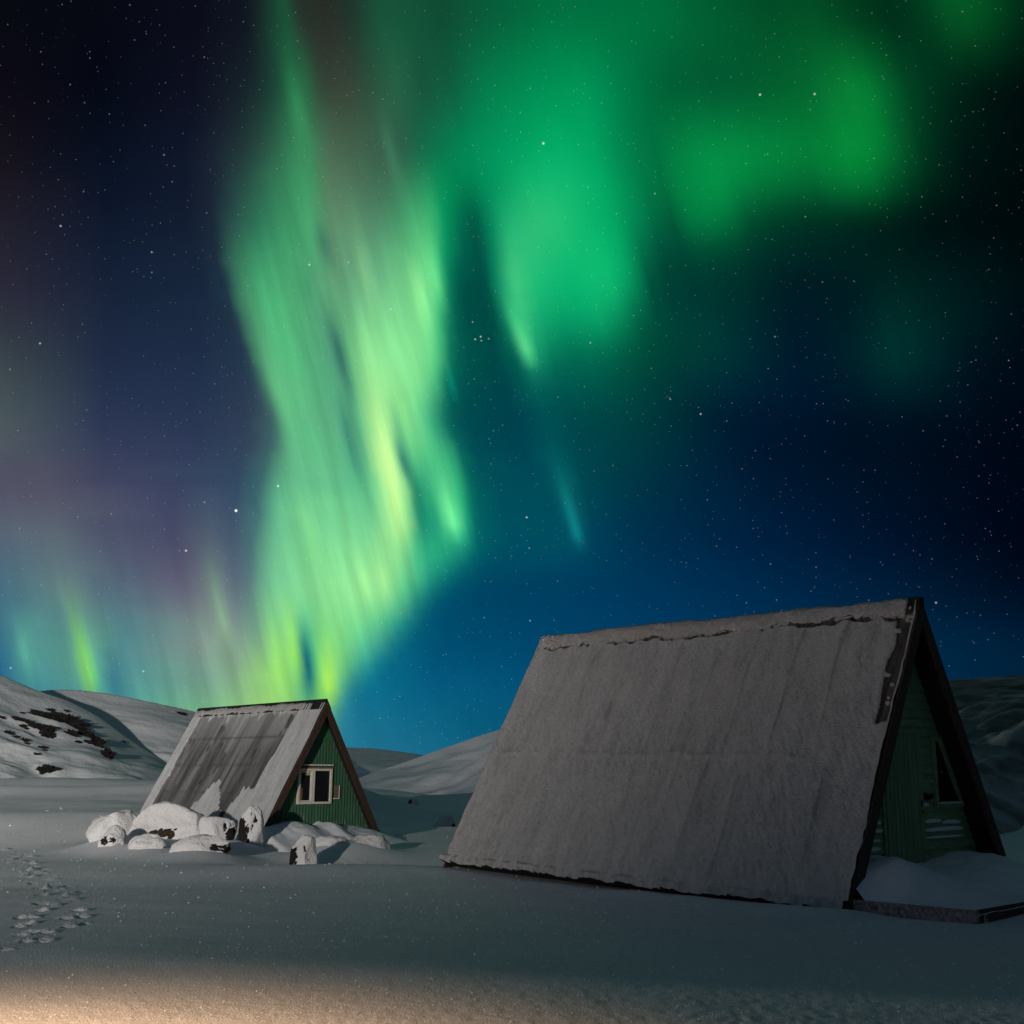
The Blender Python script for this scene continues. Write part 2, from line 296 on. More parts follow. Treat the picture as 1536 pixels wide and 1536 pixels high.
# ------------------------------------------------------------------ materials
def material(name):
    m = bpy.data.materials.new(name); m.use_nodes = True
    b = m.node_tree.nodes['Principled BSDF']
    return m, m.node_tree, b

def noise(t, scale, detail=4, rough=0.55, coord='Object', mapping=None):
    c = t.nodes.new('ShaderNodeTexCoord'); n = t.nodes.new('ShaderNodeTexNoise')
    n.inputs['Scale'].default_value = scale; n.inputs['Detail'].default_value = detail; n.inputs['Roughness'].default_value = rough
    src = c.outputs[coord]
    if mapping:
        mp = t.nodes.new('ShaderNodeMapping'); mp.inputs['Scale'].default_value = mapping
        t.links.new(src, mp.inputs[0]); src = mp.outputs[0]
    t.links.new(src, n.inputs['Vector'])
    return n

def bump(t, b, h, strength, dist, prev=None):
    n = t.nodes.new('ShaderNodeBump'); n.inputs['Strength'].default_value = strength; n.inputs['Distance'].default_value = dist
    t.links.new(h, n.inputs['Height'])
    if prev: t.links.new(prev, n.inputs['Normal'])
    t.links.new(n.outputs[0], b.inputs['Normal'])
    return n.outputs[0]

def ramp(t, fac, stops):
    r = t.nodes.new('ShaderNodeValToRGB'); t.links.new(fac, r.inputs[0])
    e = r.color_ramp.elements
    e[0].position, e[0].color = stops[0][0], (*stops[0][1], 1)
    e[1].position, e[1].color = stops[-1][0], (*stops[-1][1], 1)
    for p, c in stops[1:-1]:
        x = e.new(p); x.color = (*c, 1)
    return r.outputs[0]

def snow(name, grain=35, gstr=0.35, gdist=0.02, tint=(0.80, 0.82, 0.84), lump=3.0, lstr=0.25, lmap=None):
    m, t, b = material(name)
    n0 = noise(t, lump * 0.5, 3)
    c = ramp(t, n0.outputs[0], [(0.3, tuple(x * 0.93 for x in tint)), (0.7, tint)])
    t.links.new(c, b.inputs['Base Color'])
    b.inputs['Roughness'].default_value = 0.75; b.inputs['Specular IOR Level'].default_value = 0.2
    n1 = noise(t, lump, 4, mapping=lmap)
    p = bump(t, b, n1.outputs[0], lstr, 0.08)
    n2 = noise(t, grain, 5, 0.65)
    bump(t, b, n2.outputs[0], gstr, gdist, p)
    return m

M = {}
M['ground'] = snow('ground_snow', 48, 1.0, 0.032, lump=1.3, lstr=0.04)
M['hill'] = snow('hill_snow', 2.2, 0.35, 0.25, (0.80, 0.82, 0.84), 0.12, 0.5, (1, 1, 3.2))
m, t, b = material('dimmed_rock_and_snow')  # rock and snow streaks, coloured darker to stand in for the hill's shade
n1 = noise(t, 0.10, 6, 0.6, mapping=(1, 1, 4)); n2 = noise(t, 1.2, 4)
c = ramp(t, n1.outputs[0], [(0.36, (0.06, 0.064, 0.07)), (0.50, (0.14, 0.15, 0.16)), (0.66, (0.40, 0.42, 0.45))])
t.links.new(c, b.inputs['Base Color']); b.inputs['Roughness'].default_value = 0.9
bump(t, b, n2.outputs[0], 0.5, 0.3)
M['dim_rock_snow'] = m
M['drift'] = snow('drift_snow', 26, 0.25, 0.02, lump=2.5, lstr=0.15)
M['cap'] = snow('boulder_snow', 26, 0.9, 0.035, (0.76, 0.75, 0.75), 6, 0.6)

def plain(name, col, rough=0.6, var=0.35, scale=6, mapping=None, bstr=0.2, bdist=0.01, metal=0.0, spec=0.3):
    m, t, b = material(name)
    n = noise(t, scale, 5, mapping=mapping)
    c = ramp(t, n.outputs[0], [(0.25, tuple(x * (1 - var) for x in col)), (0.75, tuple(min(1, x * (1 + var)) for x in col))])
    t.links.new(c, b.inputs['Base Color'])
    b.inputs['Roughness'].default_value = rough; b.inputs['Metallic'].default_value = metal; b.inputs['Specular IOR Level'].default_value = spec
    bump(t, b, n.outputs[0], bstr, bdist)
    return m
M['rock'] = plain('dark_basalt', (0.010, 0.0085, 0.0075), 0.85, 0.6, 7, None, 0.6, 0.04)
M['moss'] = plain('mossy_basalt', (0.034, 0.024, 0.012), 0.9, 0.8, 14, None, 0.7, 0.03)
M['brown'] = plain('brown_board', (0.060, 0.034, 0.026), 0.7, 0.35, 5, (6, 1, 1), 0.2, 0.006)
M['black'] = plain('tarred_wood', (0.012, 0.011, 0.011), 0.8, 0.4, 5, (6, 1, 1), 0.2, 0.006)
M['green_metal'] = plain('green_painted_sheet', (0.040, 0.16, 0.072), 0.5, 0.22, 2.2, (3, 3, 0.5), 0.05, 0.01)
M['green_wood'] = plain('green_painted_boards', (0.200, 0.300, 0.165), 0.65, 0.28, 3.0, (1, 1, 5), 0.15, 0.005)
M['green_door'] = plain('green_door_paint', (0.180, 0.275, 0.150), 0.6, 0.22, 3.0, (5, 5, 0.6), 0.15, 0.005)
M['white'] = plain('white_window_paint', (0.70, 0.66, 0.55), 0.5, 0.12, 9, None, 0.1, 0.004)
M['red'] = plain('red_flashing', (0.45, 0.09, 0.04), 0.6, 0.2, 9, None, 0.1, 0.004)
M['orange'] = plain('orange_curtain', (0.22, 0.09, 0.03), 0.8, 0.2, 9, None, 0.1, 0.004)
M['yellow'] = plain('yellow_paper', (0.45, 0.48, 0.16), 0.8, 0.15, 9, None, 0.1, 0.004)
M['wood'] = plain('weathered_wood', (0.19, 0.12, 0.075), 0.8, 0.3, 9, (1, 1, 0.2), 0.2, 0.004)
M['iron'] = plain('black_iron', (0.015, 0.014, 0.014), 0.5, 0.3, 20, None, 0.2, 0.004, 0.6)
M['brass'] = plain('dull_brass', (0.35, 0.28, 0.12), 0.4, 0.2, 20, None, 0.1, 0.002, 0.8)
M['frost'] = snow('hoar_frost', 60, 0.6, 0.01, (0.72, 0.72, 0.72), 9, 0.4)
m, t, b = material('dark_window_glass')
b.inputs['Base Color'].default_value = (0.012, 0.012, 0.014, 1); b.inputs['Roughness'].default_value = 0.12; b.inputs['Specular IOR Level'].default_value = 0.4
ng = noise(t, 3, 3); bump(t, b, ng.outputs[0], 0.05, 0.01)
M['glass'] = m
m, t, b = material('frosted_beam')
n = noise(t, 18, 5); mp = noise(t, 2.2, 3)
c = ramp(t, n.outputs[0], [(0.34, (0.15, 0.095, 0.085)), (0.66, (0.44, 0.37, 0.35))])
t.links.new(c, b.inputs['Base Color']); b.inputs['Roughness'].default_value = 0.9
bump(t, b, n.outputs[0], 0.5, 0.015)
M['frost_beam'] = m

def attr(t, name):
    a = t.nodes.new('ShaderNodeAttribute'); a.attribute_name = name; return a.outputs['Fac']

# snow-crusted roof: attribute 'bare' opens the crust to the dark roofing below
def crusted(name, snow_col, bare_lo, bare_hi, grain=30, gstr=0.4, bdist=0.02, streak=(0.7, 9, 0.7)):
    m, t, b = material(name)
    n1 = noise(t, 1.0, 5, mapping=streak); n2 = noise(t, grain, 5, 0.6); n3 = noise(t, 0.6, 4)
    a = attr(t, 'bare')
    dark = ramp(t, n1.outputs[0], [(0.3, bare_lo), (0.7, bare_hi)])
    rm = t.nodes.new('ShaderNodeMix'); rm.data_type = 'RGBA'
    t.links.new(attr(t, 'rime'), rm.inputs[0]); t.links.new(dark, rm.inputs[6]); rm.inputs[7].default_value = (*(x * 0.75 for x in snow_col), 1)
    dark = rm.outputs[2]
    n4 = noise(t, 1.0, 6, 0.7, mapping=(1.2, 4.5, 1.2))     # frost lying thicker and thinner in runs down the slope
    n5 = noise(t, 11, 4, 0.7)
    ms = t.nodes.new('ShaderNodeMath'); ms.operation = 'MULTIPLY_ADD'; t.links.new(n4.outputs[0], ms.inputs[0]); ms.inputs[1].default_value = 0.6; ms.inputs[2].default_value = 0.0
    m2 = t.nodes.new('ShaderNodeMath'); m2.operation = 'MULTIPLY_ADD'; t.links.new(n5.outputs[0], m2.inputs[0]); m2.inputs[1].default_value = 0.4; t.links.new(ms.outputs[0], m2.inputs[2])
    sc_ = ramp(t, m2.outputs[0], [(0.34, tuple(x * 0.70 for x in snow_col)), (0.5, snow_col), (0.66, tuple(min(0.8, x * 1.18) for x in snow_col))])
    ma = t.nodes.new('ShaderNodeMath'); ma.operation = 'MULTIPLY_ADD'
    t.links.new(n2.outputs[0], ma.inputs[0]); ma.inputs[1].default_value = 0.9; ma.inputs[2].default_value = -0.45
    ad = t.nodes.new('ShaderNodeMath'); ad.operation = 'ADD'; t.links.new(a, ad.inputs[0]); t.links.new(ma.outputs[0], ad.inputs[1])
    mr = t.nodes.new('ShaderNodeMapRange'); mr.inputs[1].default_value = 0.40; mr.inputs[2].default_value = 0.60; t.links.new(ad.outputs[0], mr.inputs[0])
    mx = t.nodes.new('ShaderNodeMix'); mx.data_type = 'RGBA'
    t.links.new(mr.outputs[0], mx.inputs[0]); t.links.new(sc_, mx.inputs[6]); t.links.new(dark, mx.inputs[7])
    t.links.new(mx.outputs[2], b.inputs['Base Color'])
    b.inputs['Roughness'].default_value = 0.8; b.inputs['Specular IOR Level'].default_value = 0.2
    bump(t, b, n2.outputs[0], gstr, bdist)
    return m
M['roof_crust'] = crusted('frosted_roof_snow', (0.56, 0.53, 0.51), (0.022, 0.019, 0.017), (0.16, 0.14, 0.13), 20, 0.9, bdist=0.045)
M['roof_sheet'] = crusted('weathered_corrugated_sheet', (0.42, 0.43, 0.43), (0.030, 0.031, 0.033), (0.12, 0.12, 0.12), 22, 0.3, streak=(0.5, 6, 0.5))

# ------------------------------------------------------------------ object helpers
def tag(o, label, cat, group=None, kind=None):
    o['label'] = label; o['category'] = cat
    if group: o['group'] = group
    if kind: o['kind'] = kind
    return o

def link(name, mesh, mats, parent=None, loc=None):
    for mm in (mats if isinstance(mats, (list, tuple)) else [mats]): mesh.materials.append(mm)
    o = bpy.data.objects.new(name, mesh); COL.objects.link(o)
    if parent: o.parent = parent
    if loc is not None: o.location = loc
    return o

def empty(name, loc, rz=0, rx=0):
    o = bpy.data.objects.new(name, None); COL.objects.link(o)
    o.location = loc; o.rotation_euler = (rx, 0, rz); o.empty_display_size = 0.3
    return o

def grid_mesh(name, P, smooth=True, flip=False, bare=None):
    """P: (a, b, 3) array of points -> quad grid mesh"""
    a, bb = P.shape[:2]
    me = bpy.data.meshes.new(name)
    i = np.arange(a * bb).reshape(a, bb)
    q = np.stack([i[:-1, :-1], i[1:, :-1], i[1:, 1:], i[:-1, 1:]], -1).reshape(-1, 4)
    if flip: q = q[:, ::-1]
    me.vertices.add(a * bb); me.vertices.foreach_set('co', P.reshape(-1).astype(np.float32))
    me.loops.add(q.size); me.loops.foreach_set('vertex_index', q.reshape(-1).astype(np.int32))
    me.polygons.add(len(q)); me.polygons.foreach_set('loop_start', (np.arange(len(q)) * 4).astype(np.int32))
    try: me.polygons.foreach_set('loop_total', np.full(len(q), 4, np.int32))
    except Exception: pass
    me.polygons.foreach_set('use_smooth', np.full(len(q), smooth))
    if bare is not None:
        at_ = me.attributes.new('bare', 'FLOAT', 'POINT'); at_.data.foreach_set('value', bare.reshape(-1).astype(np.float32))
    me.update(calc_edges=True); me.validate()
    return me

def bm_mesh(name, bm, smooth=False):
    me = bpy.data.meshes.new(name)
    bmesh.ops.recalc_face_normals(bm, faces=bm.faces)
    if smooth:
        for f in bm.faces: f.smooth = True
    bm.to_mesh(me); bm.free()
    return me

def add_box(bm, lo, hi, bev=0.0):
    lo, hi = Vector(lo), Vector(hi)
    r = bmesh.ops.create_cube(bm, size=1, matrix=Matrix.Translation((lo + hi) / 2) @ Matrix.Diagonal((*(hi - lo), 1)))
    if bev:
        es = list({e for v in r['verts'] for e in v.link_edges})
        bmesh.ops.bevel(bm, geom=es, offset=bev, segments=2, affect='EDGES', profile=0.6)

def add_prism(bm, pts, d):
    """closed polygon pts (3-D), extruded along d"""
    v1 = [bm.verts.new(p) for p in pts]; v2 = [bm.verts.new(Vector(p) + Vector(d)) for p in pts]
    n = len(pts)
    bm.faces.new(v1); bm.faces.new(v2[::-1])
    for i in range(n): bm.faces.new((v1[i], v2[i], v2[(i + 1) % n], v1[(i + 1) % n]))

def box(name, lo, hi, mat, parent=None, bev=0.008):
    bm = bmesh.new(); add_box(bm, lo, hi, bev); return link(name, bm_mesh(name, bm), mat, parent)

def prism(name, pts, d, mat, parent=None, bev=0.0):
    bm = bmesh.new(); add_prism(bm, pts, d)
    if bev: bmesh.ops.bevel(bm, geom=list(bm.edges), offset=bev, segments=1, affect='EDGES')
    return link(name, bm_mesh(name, bm), mat, parent)

# ------------------------------------------------------------------ terrain
BIG = dict(loc=(6.29, 17.09), z0=0.0, yaw=R(132.26), h=4.405, slope=R(60.5), L=8.45, rec=0.37, tilt=R(1.25))
SML = dict(loc=(-4.98, 29.96), z0=0.0, yaw=R(134.8), h=3.664, slope=R(61.1), L=6.85, rec=0.22, tilt=R(0.25))
for D in (BIG, SML): D['w'] = D['h'] / math.tan(D['slope'])

def gauss(x, y, cx, cy, sx, sy=None, rot=0.0):
    sy = sy or sx
    a, b = x - cx, y - cy
    if rot:
        c, s = math.cos(rot), math.sin(rot); a, b = a * c + b * s, -a * s + b * c
    return np.exp(-0.5 * ((a / sx) ** 2 + (b / sy) ** 2))

# boulders: (name, label, x0, x1, top, base, Y, shape power, bare patches[(dx,dy,dz,radius)], seed)
def p0(px, py):   # ground point at z=0
    d = ray(px, py); k = -CAMZ / d[2]; return d[0] * k, d[1] * k

BOULD = [
 ('big_mound', 137, 207, 1209, 1264, 27.6), ('bare_face', 199, 299, 1207, 1264, 27.9), ('upright', 297, 352, 1219, 1266, 27.3),
 ('pointed', 359, 396, 1206, 1260, 27.5), ('low_knob', 150, 188, 1246, 1270, 26.3), ('low_swell', 196, 246, 1253, 1277, 26.0),
 ('low_long', 258, 344, 1256, 1286, 25.2), ('block', 436, 474, 1256, 1289, 24.6), ('dome_left', 462, 526, 1249, 1284, 26.6),
 ('dome_right', 508, 584, 1247, 1288, 27.0), ('far_stone', 652, 683, 1221, 1234, 40.0), ('far_pebble', 612, 628, 1197, 1206, 58.0),
]

def zg(x, y):
    x = np.asarray(x, float); y = np.asarray(y, float)
    z = 0.05 * fbm(x * 0.13, y * 0.2, 0, 3, 5) * sm((y - 4) / 20)
    # rise towards the small cabin and the left
    z = z + 0.62 * sm((-x - 3.2) / 7) * sm((y - 27.5) / 6) + 0.10 * sm((y - 28) / 5) * sm((2 - x) / 4)
    z = z + 0.25 * sm((-x - 7) / 8) * sm((y - 33) / 12)
    # snow banked at the big cabin's right foot
    z = z + 0.30 * gauss(x, y, 9.6, 18.6, 2.2, 2.6) - 0.10 * gauss(x, y, 0.0, 22.6, 2.0, 1.2)
    # drifts behind, left
    z = z + 0.42 * gauss(x, y, -20, 46, 9, 1.6, 0.06) * 1.0
    z = z + 0.75 * gauss(x, y, -27, 62, 12, 3.4, 0.03)
    # drift tail running right from the small cabin, and the mound in front of the far hill
    z = z + 1.05 * gauss(x, y, -8.3, 47, 3.3, 2.8) + 0.75 * gauss(x, y, 0.5, 66, 4.8, 3.5)
    z = z - 0.30 * gauss(x, y, -1.0, 40, 3.2, 0.8, 0.08)
    # soft lip with a hollow behind it, in front of the small cabin's gable
    z = z + 0.16 * gauss(x, y, -2.6, 21.9, 3.0, 0.9, -0.05) - 0.22 * gauss(x, y, -2.4, 25.2, 2.8, 1.2, -0.1)
    for k in range(7):
        z = z + (0.07 - 0.006 * k) * gauss(x, y, 4.3 - 0.42 * k, 15.25 + 0.46 * k, 0.35, 0.25)
    # snow banked round the boulders
    for (_, x0, x1, top, base, Y) in BOULD[:10]:
        q_ = at((x0 + x1) / 2, base, Y); ww = (x1 - x0) * Y / FPX
        z = z + (0.26 if ww > 0.8 else 0.12) * (0.6 if x0 < 460 and x0 > 430 else 1.0) * gauss(x, y, q_[0], q_[1] - 0.1, ww * 0.62, ww * 0.55 + 0.15) ** 1.2
    z = z + 0.03 * fbm(x * 0.4, y * 0.4, 0, 2, 9) * sm((y - 16) / 15)
    far = sm((np.hypot(x, y) - 90) / 60)
    return z * (1 - far)

FOOT = [(20,205),(60,235),(200,255),(130,270),(150,300),(260,330),(200,355),(290,375),(190,395),(380,415),(250,440),(530,460),(310,480),(440,490),(390,510),(620,520),(310,550),(490,560),(470,590),(560,600),(310,625),(400,640),(310,680),(600,675),(150,735),(230,730),(510,735),(620,725),(130,800),(200,775),(520,795),(620,775),(230,840),(150,865),(350,840),(190,910),(330,910),(100,250),(230,310),(330,350),(20,975)]
rf = random.Random(3)
FP = []
for a, b_ in FOOT:
    x, y = p0(a / 5.12, 1236 + b_ / 5.12)
    FP.append((x, y, rf.uniform(-0.6, 0.6), rf.uniform(0.045, 0.075), rf.uniform(0.06, 0.09), rf.uniform(0.03, 0.06)))

def footprints(x, y):
    z = np.zeros_like(x)
    msk = (x < -1.5) & (x > -14) & (y > 9.5) & (y < 34)
    xs_, ys_ = x[msk], y[msk]; acc = np.zeros_like(xs_)
    wob = 0.05 * fbm(xs_ * 8, ys_ * 8, 0, 3, 31)
    for (cx, cy, rot, sx, sy, dep) in FP:
        k = 1.0 if cy < 20 else 1.25
        c, s = math.cos(rot), math.sin(rot)
        a, b_ = xs_ - cx, ys_ - cy
        p, q = (a * c + b_ * s) / (sx * k * 1.4), (-a * s + b_ * c) / (sy * k)
        d = np.sqrt(p * p + q * q) + wob * 3
        acc -= 0.6 * dep * (1 - sm((d - 0.55) / 0.5))
        acc += (0.055 + 0.02 * (cy > 16)) * np.exp(-(p / (0.95 + 0.5 * (cy > 16))) ** 2 - ((q - 1.15 + wob * 8) / 0.36) ** 2) * np.clip(0.7 + wob * 14, 0.1, 1.5)
        acc += 0.28 * dep * np.exp(-((d - 1.3) / 0.25) ** 2) * (q > -0.2)
    z[msk] = np.clip(acc, -0.05, 0.09)
    return z

def polar(az, r, zf):
    A, RR = np.meshgrid(az, r)
    x, y = RR * np.sin(A), RR * np.cos(A)
    return np.stack([x, y, zf(x, y)], -1)

def full_ground(x, y):
    z = zg(x, y) + footprints(x, y)
    z = z + 0.006 * fbm(x * 0.9 + y * 0.2, y * 1.6, 0, 3, 21) * sm((40 - np.hypot(x, y)) / 20) + 0.0025 * fbm(x * 5, y * 5, 0, 2, 23) * sm((20 - np.hypot(x, y)) / 10)
    z = z + 0.006 * fbm(x * 17, y * 17, 0, 2, 22) * sm((13 - np.hypot(x, y)) / 5)
    return z

azf = np.radians(np.concatenate([np.arange(-180, -36, 4.0), np.arange(-36, 36, 0.115), np.arange(36, 180.1, 4.0)]))
rr = np.concatenate([np.geomspace(0.15, 6.0, 24), np.arange(6.06, 17, 0.04), np.arange(17, 46, 0.13), np.geomspace(46, 130, 110), np.geomspace(135, 6000, 26)])
g = link('snow_ground', grid_mesh('snow_ground', polar(azf, rr, full_ground), flip=True), M['ground'])
g['kind'] = 'structure'

# hills ---------------------------------------------------------------------------------------------
def px_az_e(pts):
    o = []
    for px, py in pts:
        d = ray(px, py); o.append((math.atan2(d[0], d[1]), d[2] / math.hypot(d[0], d[1])))
    o = np.array(o); return o[:, 0], o[:, 1]

class Hill:
    def __init__(s, pts, r0, rc, z0, pw, seed, amp, streak):
        s.a, s.e = px_az_e(pts); s.r0, s.rc, s.z0, s.pw, s.seed, s.amp, s.streak = r0, rc, z0, pw, seed, amp, streak
        af = np.radians(np.arange(-80, 80, 0.1)); ef = np.interp(af, s.a, s.e)
        k = np.exp(-0.5 * (np.arange(-12, 13) * 0.1 / 0.38) ** 2); k /= k.sum()
        s.af, s.ef = af, np.convolve(np.pad(ef, 12, 'edge'), k, 'valid')
    def z(s, x, y):
        az, r = np.arctan2(x, y), np.hypot(x, y)
        e = np.interp(az, s.af, s.ef)
        rc = s.rc * (1 + 0.10 * vnoise(az * 6, 0, 0, s.seed))
        zc = CAMZ + rc * e
        t = (r - s.r0) / (rc - s.r0)
        f = np.where(t < 1, sm(np.clip(t, 0, 1) * 0.5 + 0.0) * 2 * 0.5 + 0.5 * np.clip(t, 0, 1) ** s.pw, 1.0)
        z = s.z0 + (zc - s.z0) * f
        back = np.where(t > 1, -(r - rc) * 0.18, 0)
        ins = np.clip(t, 0, 1) * np.clip(1.02 - t, 0, 1) * 4
        c_, s_ = math.cos(s.streak), math.sin(s.streak)
        p, q = az * 60 * c_ + z * s_ , -az * 60 * s_ + z * c_
        n = fbm(p * 0.16, q * 0.75, 0, 4, s.seed + 3) * 0.7 + 0.5 * fbm(az * 14, z * 0.22, 0, 3, s.seed + 9)
        z = z + back + s.amp * n * ins
        return z
    def mesh(s, name, a0, a1, mat=None, step=0.1):
        az = np.radians(np.arange(a0, a1, step)); r = np.concatenate([np.linspace(s.r0, s.rc * 1.12, 170), np.linspace(s.rc * 1.14, s.rc * 1.8, 20)])
        o = link(name, grid_mesh(name, polar(az, r, s.z), flip=True), mat or M['hill']); o['kind'] = 'structure'
        return o
    def hit(s, px, py):
        d = ray(px, py); k = np.linspace(s.r0, s.rc * 1.1, 4000) / math.hypot(d[0], d[1])
        x, y, z = d[0] * k, d[1] * k, CAMZ + d[2] * k
        below = z < s.z(x, y)
        j = int(below.argmax()) if below.any() else len(k) - 1
        return np.array([x[j], y[j], z[j]])

H1 = Hill([(-900, 780), (-400, 880), (-200, 940), (0, 1012), (20, 1020), (40, 1029), (58, 1037), (98, 1049), (146, 1073), (205, 1116), (250, 1143), (300, 1170), (360, 1200), (420, 1215)], 54, 84, -0.6, 1.25, 11, 0.6, -0.35)
H2 = Hill([(-900, 960), (-300, 1010), (0, 1046), (58, 1036), (85, 1033), (120, 1034), (160, 1039), (210, 1049), (245, 1057), (285, 1065), (350, 1084), (430, 1115), (500, 1150), (560, 1185)], 70, 98, -0.6, 1.2, 23, 0.5, -0.3)
H3 = Hill([(300, 1120), (450, 1115), (520, 1121), (545, 1121), (570, 1123), (600, 1127), (640, 1133), (700, 1150), (760, 1175)], 105, 150, -0.8, 1.2, 37, 0.6, -0.2)
H4 = Hill([(470, 1200), (500, 1186), (545, 1163), (575, 1153), (600, 1145), (660, 1123), (700, 1109), (745, 1094), (850, 1075), (950, 1072), (1100, 1090), (1300, 1140), (1420, 1190), (1600, 1230)], 72, 110, -0.8, 1.15, 51, 0.8, 0.45)
H5 = Hill([(600, 1200), (800, 1130), (1000, 1070), (1200, 1036), (1380, 1021), (1420, 1019), (1470, 1016), (1536, 1012), (1800, 1000), (2200, 970), (2700, 960)], 23, 150, -0.25, 1.3, 77, 1.3, 0.45)  # foot drawn near, so the darkened colour also covers ground beside the cabin
H1.mesh('left_hill', -64, -9); H2.mesh('left_hill', -64, -6); H3.mesh('far_hill', -18, 2); H4.mesh('middle_hill', -11, 34); H5.mesh('right_hill', -2, 60, M['dim_rock_snow'])

# ------------------------------------------------------------------ cabins
def root_mat(D):
    return Matrix.Translation((*D['loc'], D['z0'])) @ Matrix.Rotation(D['yaw'] - math.pi / 2, 4, 'Z') @ Matrix.Rotation(D['tilt'], 4, 'X')

def on_gable(D, px, py, off=0.0):
    """photo point -> local (x, z) on the gable wall plane of a cabin"""
    Mi = root_mat(D).inverted(); o = Mi @ Vector((0, 0, CAMZ)); d = Mi.to_3x3() @ Vector(ray(px, py))
    k = (D['rec'] - off - o.y) / d.y; p = o + d * k
    return p.x, p.z

def roof_half(D, side, name, parent, mat, disp, bare, nu, nt_, zb, thick, trim, rime=None):
    """one roof slope: u along the ridge (0 = near), t down the slope"""
    h, L, w = D['h'], D['L'], D['w']
    a = D['slope']; T = (h - zb) / math.sin(a)
    u = np.linspace(0, L, nu); t = np.linspace(0, T, nt_)
    U, Tt = np.meshgrid(u, t, indexing='ij')
    n = np.array([side * math.sin(a), 0, math.cos(a)]); dn = np.array([side * math.cos(a), 0, -math.sin(a)])
    base = U[..., None] * np.array([0, 1.0, 0]) + Tt[..., None] * dn + np.array([0, 0, h])
    dd = disp(U, Tt); bb = bare(U, Tt)
    # crust rounds off at its edges
    P = base + dd[..., None] * n
    bot = base - thick * n
    ring = np.concatenate([np.stack([np.arange(nu), np.zeros(nu, int)], 1), np.stack([np.full(nt_, nu - 1), np.arange(nt_)], 1)[1:],
                           np.stack([np.arange(nu)[::-1], np.full(nu, nt_ - 1)], 1)[1:], np.stack([np.zeros(nt_, int), np.arange(nt_)[::-1]], 1)[1:]])
    me = bpy.data.meshes.new(name)
    idx = np.arange(nu * nt_).reshape(nu, nt_)
    q = np.stack([idx[:-1, :-1], idx[1:, :-1], idx[1:, 1:], idx[:-1, 1:]], -1).reshape(-1, 4)
    rv = idx[ring[:, 0], ring[:, 1]]; rb = bot[ring[:, 0], ring[:, 1]]
    nb = nu * nt_; sk = np.arange(len(ring) - 1)
    qs = np.stack([rv[:-1], nb + sk, nb + sk + 1, rv[1:]], -1)
    cor = [nb, nb + nu - 1, nb + nu + nt_ - 2, nb + 2 * nu + nt_ - 3]
    V = np.concatenate([P.reshape(-1, 3), rb])
    faces = [tuple(map(int, f)) for f in np.concatenate([q, qs])] + [tuple(map(int, cor))]
    me.from_pydata(V.tolist(), [], faces)
    at_ = me.attributes.new('bare', 'FLOAT', 'POINT'); at_.data.foreach_set('value', np.concatenate([bb.reshape(-1), np.full(len(rb), 1.0)]).astype(np.float32))
    if rime is not None:
        ar = me.attributes.new('rime', 'FLOAT', 'POINT'); ar.data.foreach_set('value', np.concatenate([rime(U, Tt).reshape(-1), np.zeros(len(rb))]).astype(np.float32))
    nq = len(q)
    me.materials.append(mat); me.materials.append(trim)
    me.polygons.foreach_set('material_index', np.array([0] * nq + [1] * (len(qs) + 1), np.int32))
    me.polygons.foreach_set('use_smooth', np.array([True] * nq + [False] * (len(qs) + 1)))
    bm = bmesh.new(); bm.from_mesh(me); bmesh.ops.recalc_face_normals(bm, faces=bm.faces); bm.to_mesh(me); bm.free()
    o = bpy.data.objects.new(name, me); COL.objects.link(o); o.parent = parent
    return o

def bargeboard(D, side, parent, mat, y0, y1, wd, zb, off=0.0, name='bargeboard'):
    """board under the verge, following one slope; wd = depth measured inwards from the roof face"""
    h, a = D['h'], D['slope']
    n = Vector((side * math.sin(a), 0, math.cos(a))); dn = Vector((side * math.cos(a), 0, -math.sin(a)))
    T = (h - zb) / math.sin(a); top = Vector((0, y0, h))
    ins = -off * n
    # mitre on the centre line
    def ctr(p):   # slide p along dn until x = 0
        return p - dn * (p.x / dn.x)
    A = ctr(top + ins); B = top + ins + dn * T; C = top + ins - n * wd + dn * T; E_ = ctr(top + ins - n * wd)
    return prism(name, [A, B, C, E_], (0, y1 - y0, 0), mat, parent)

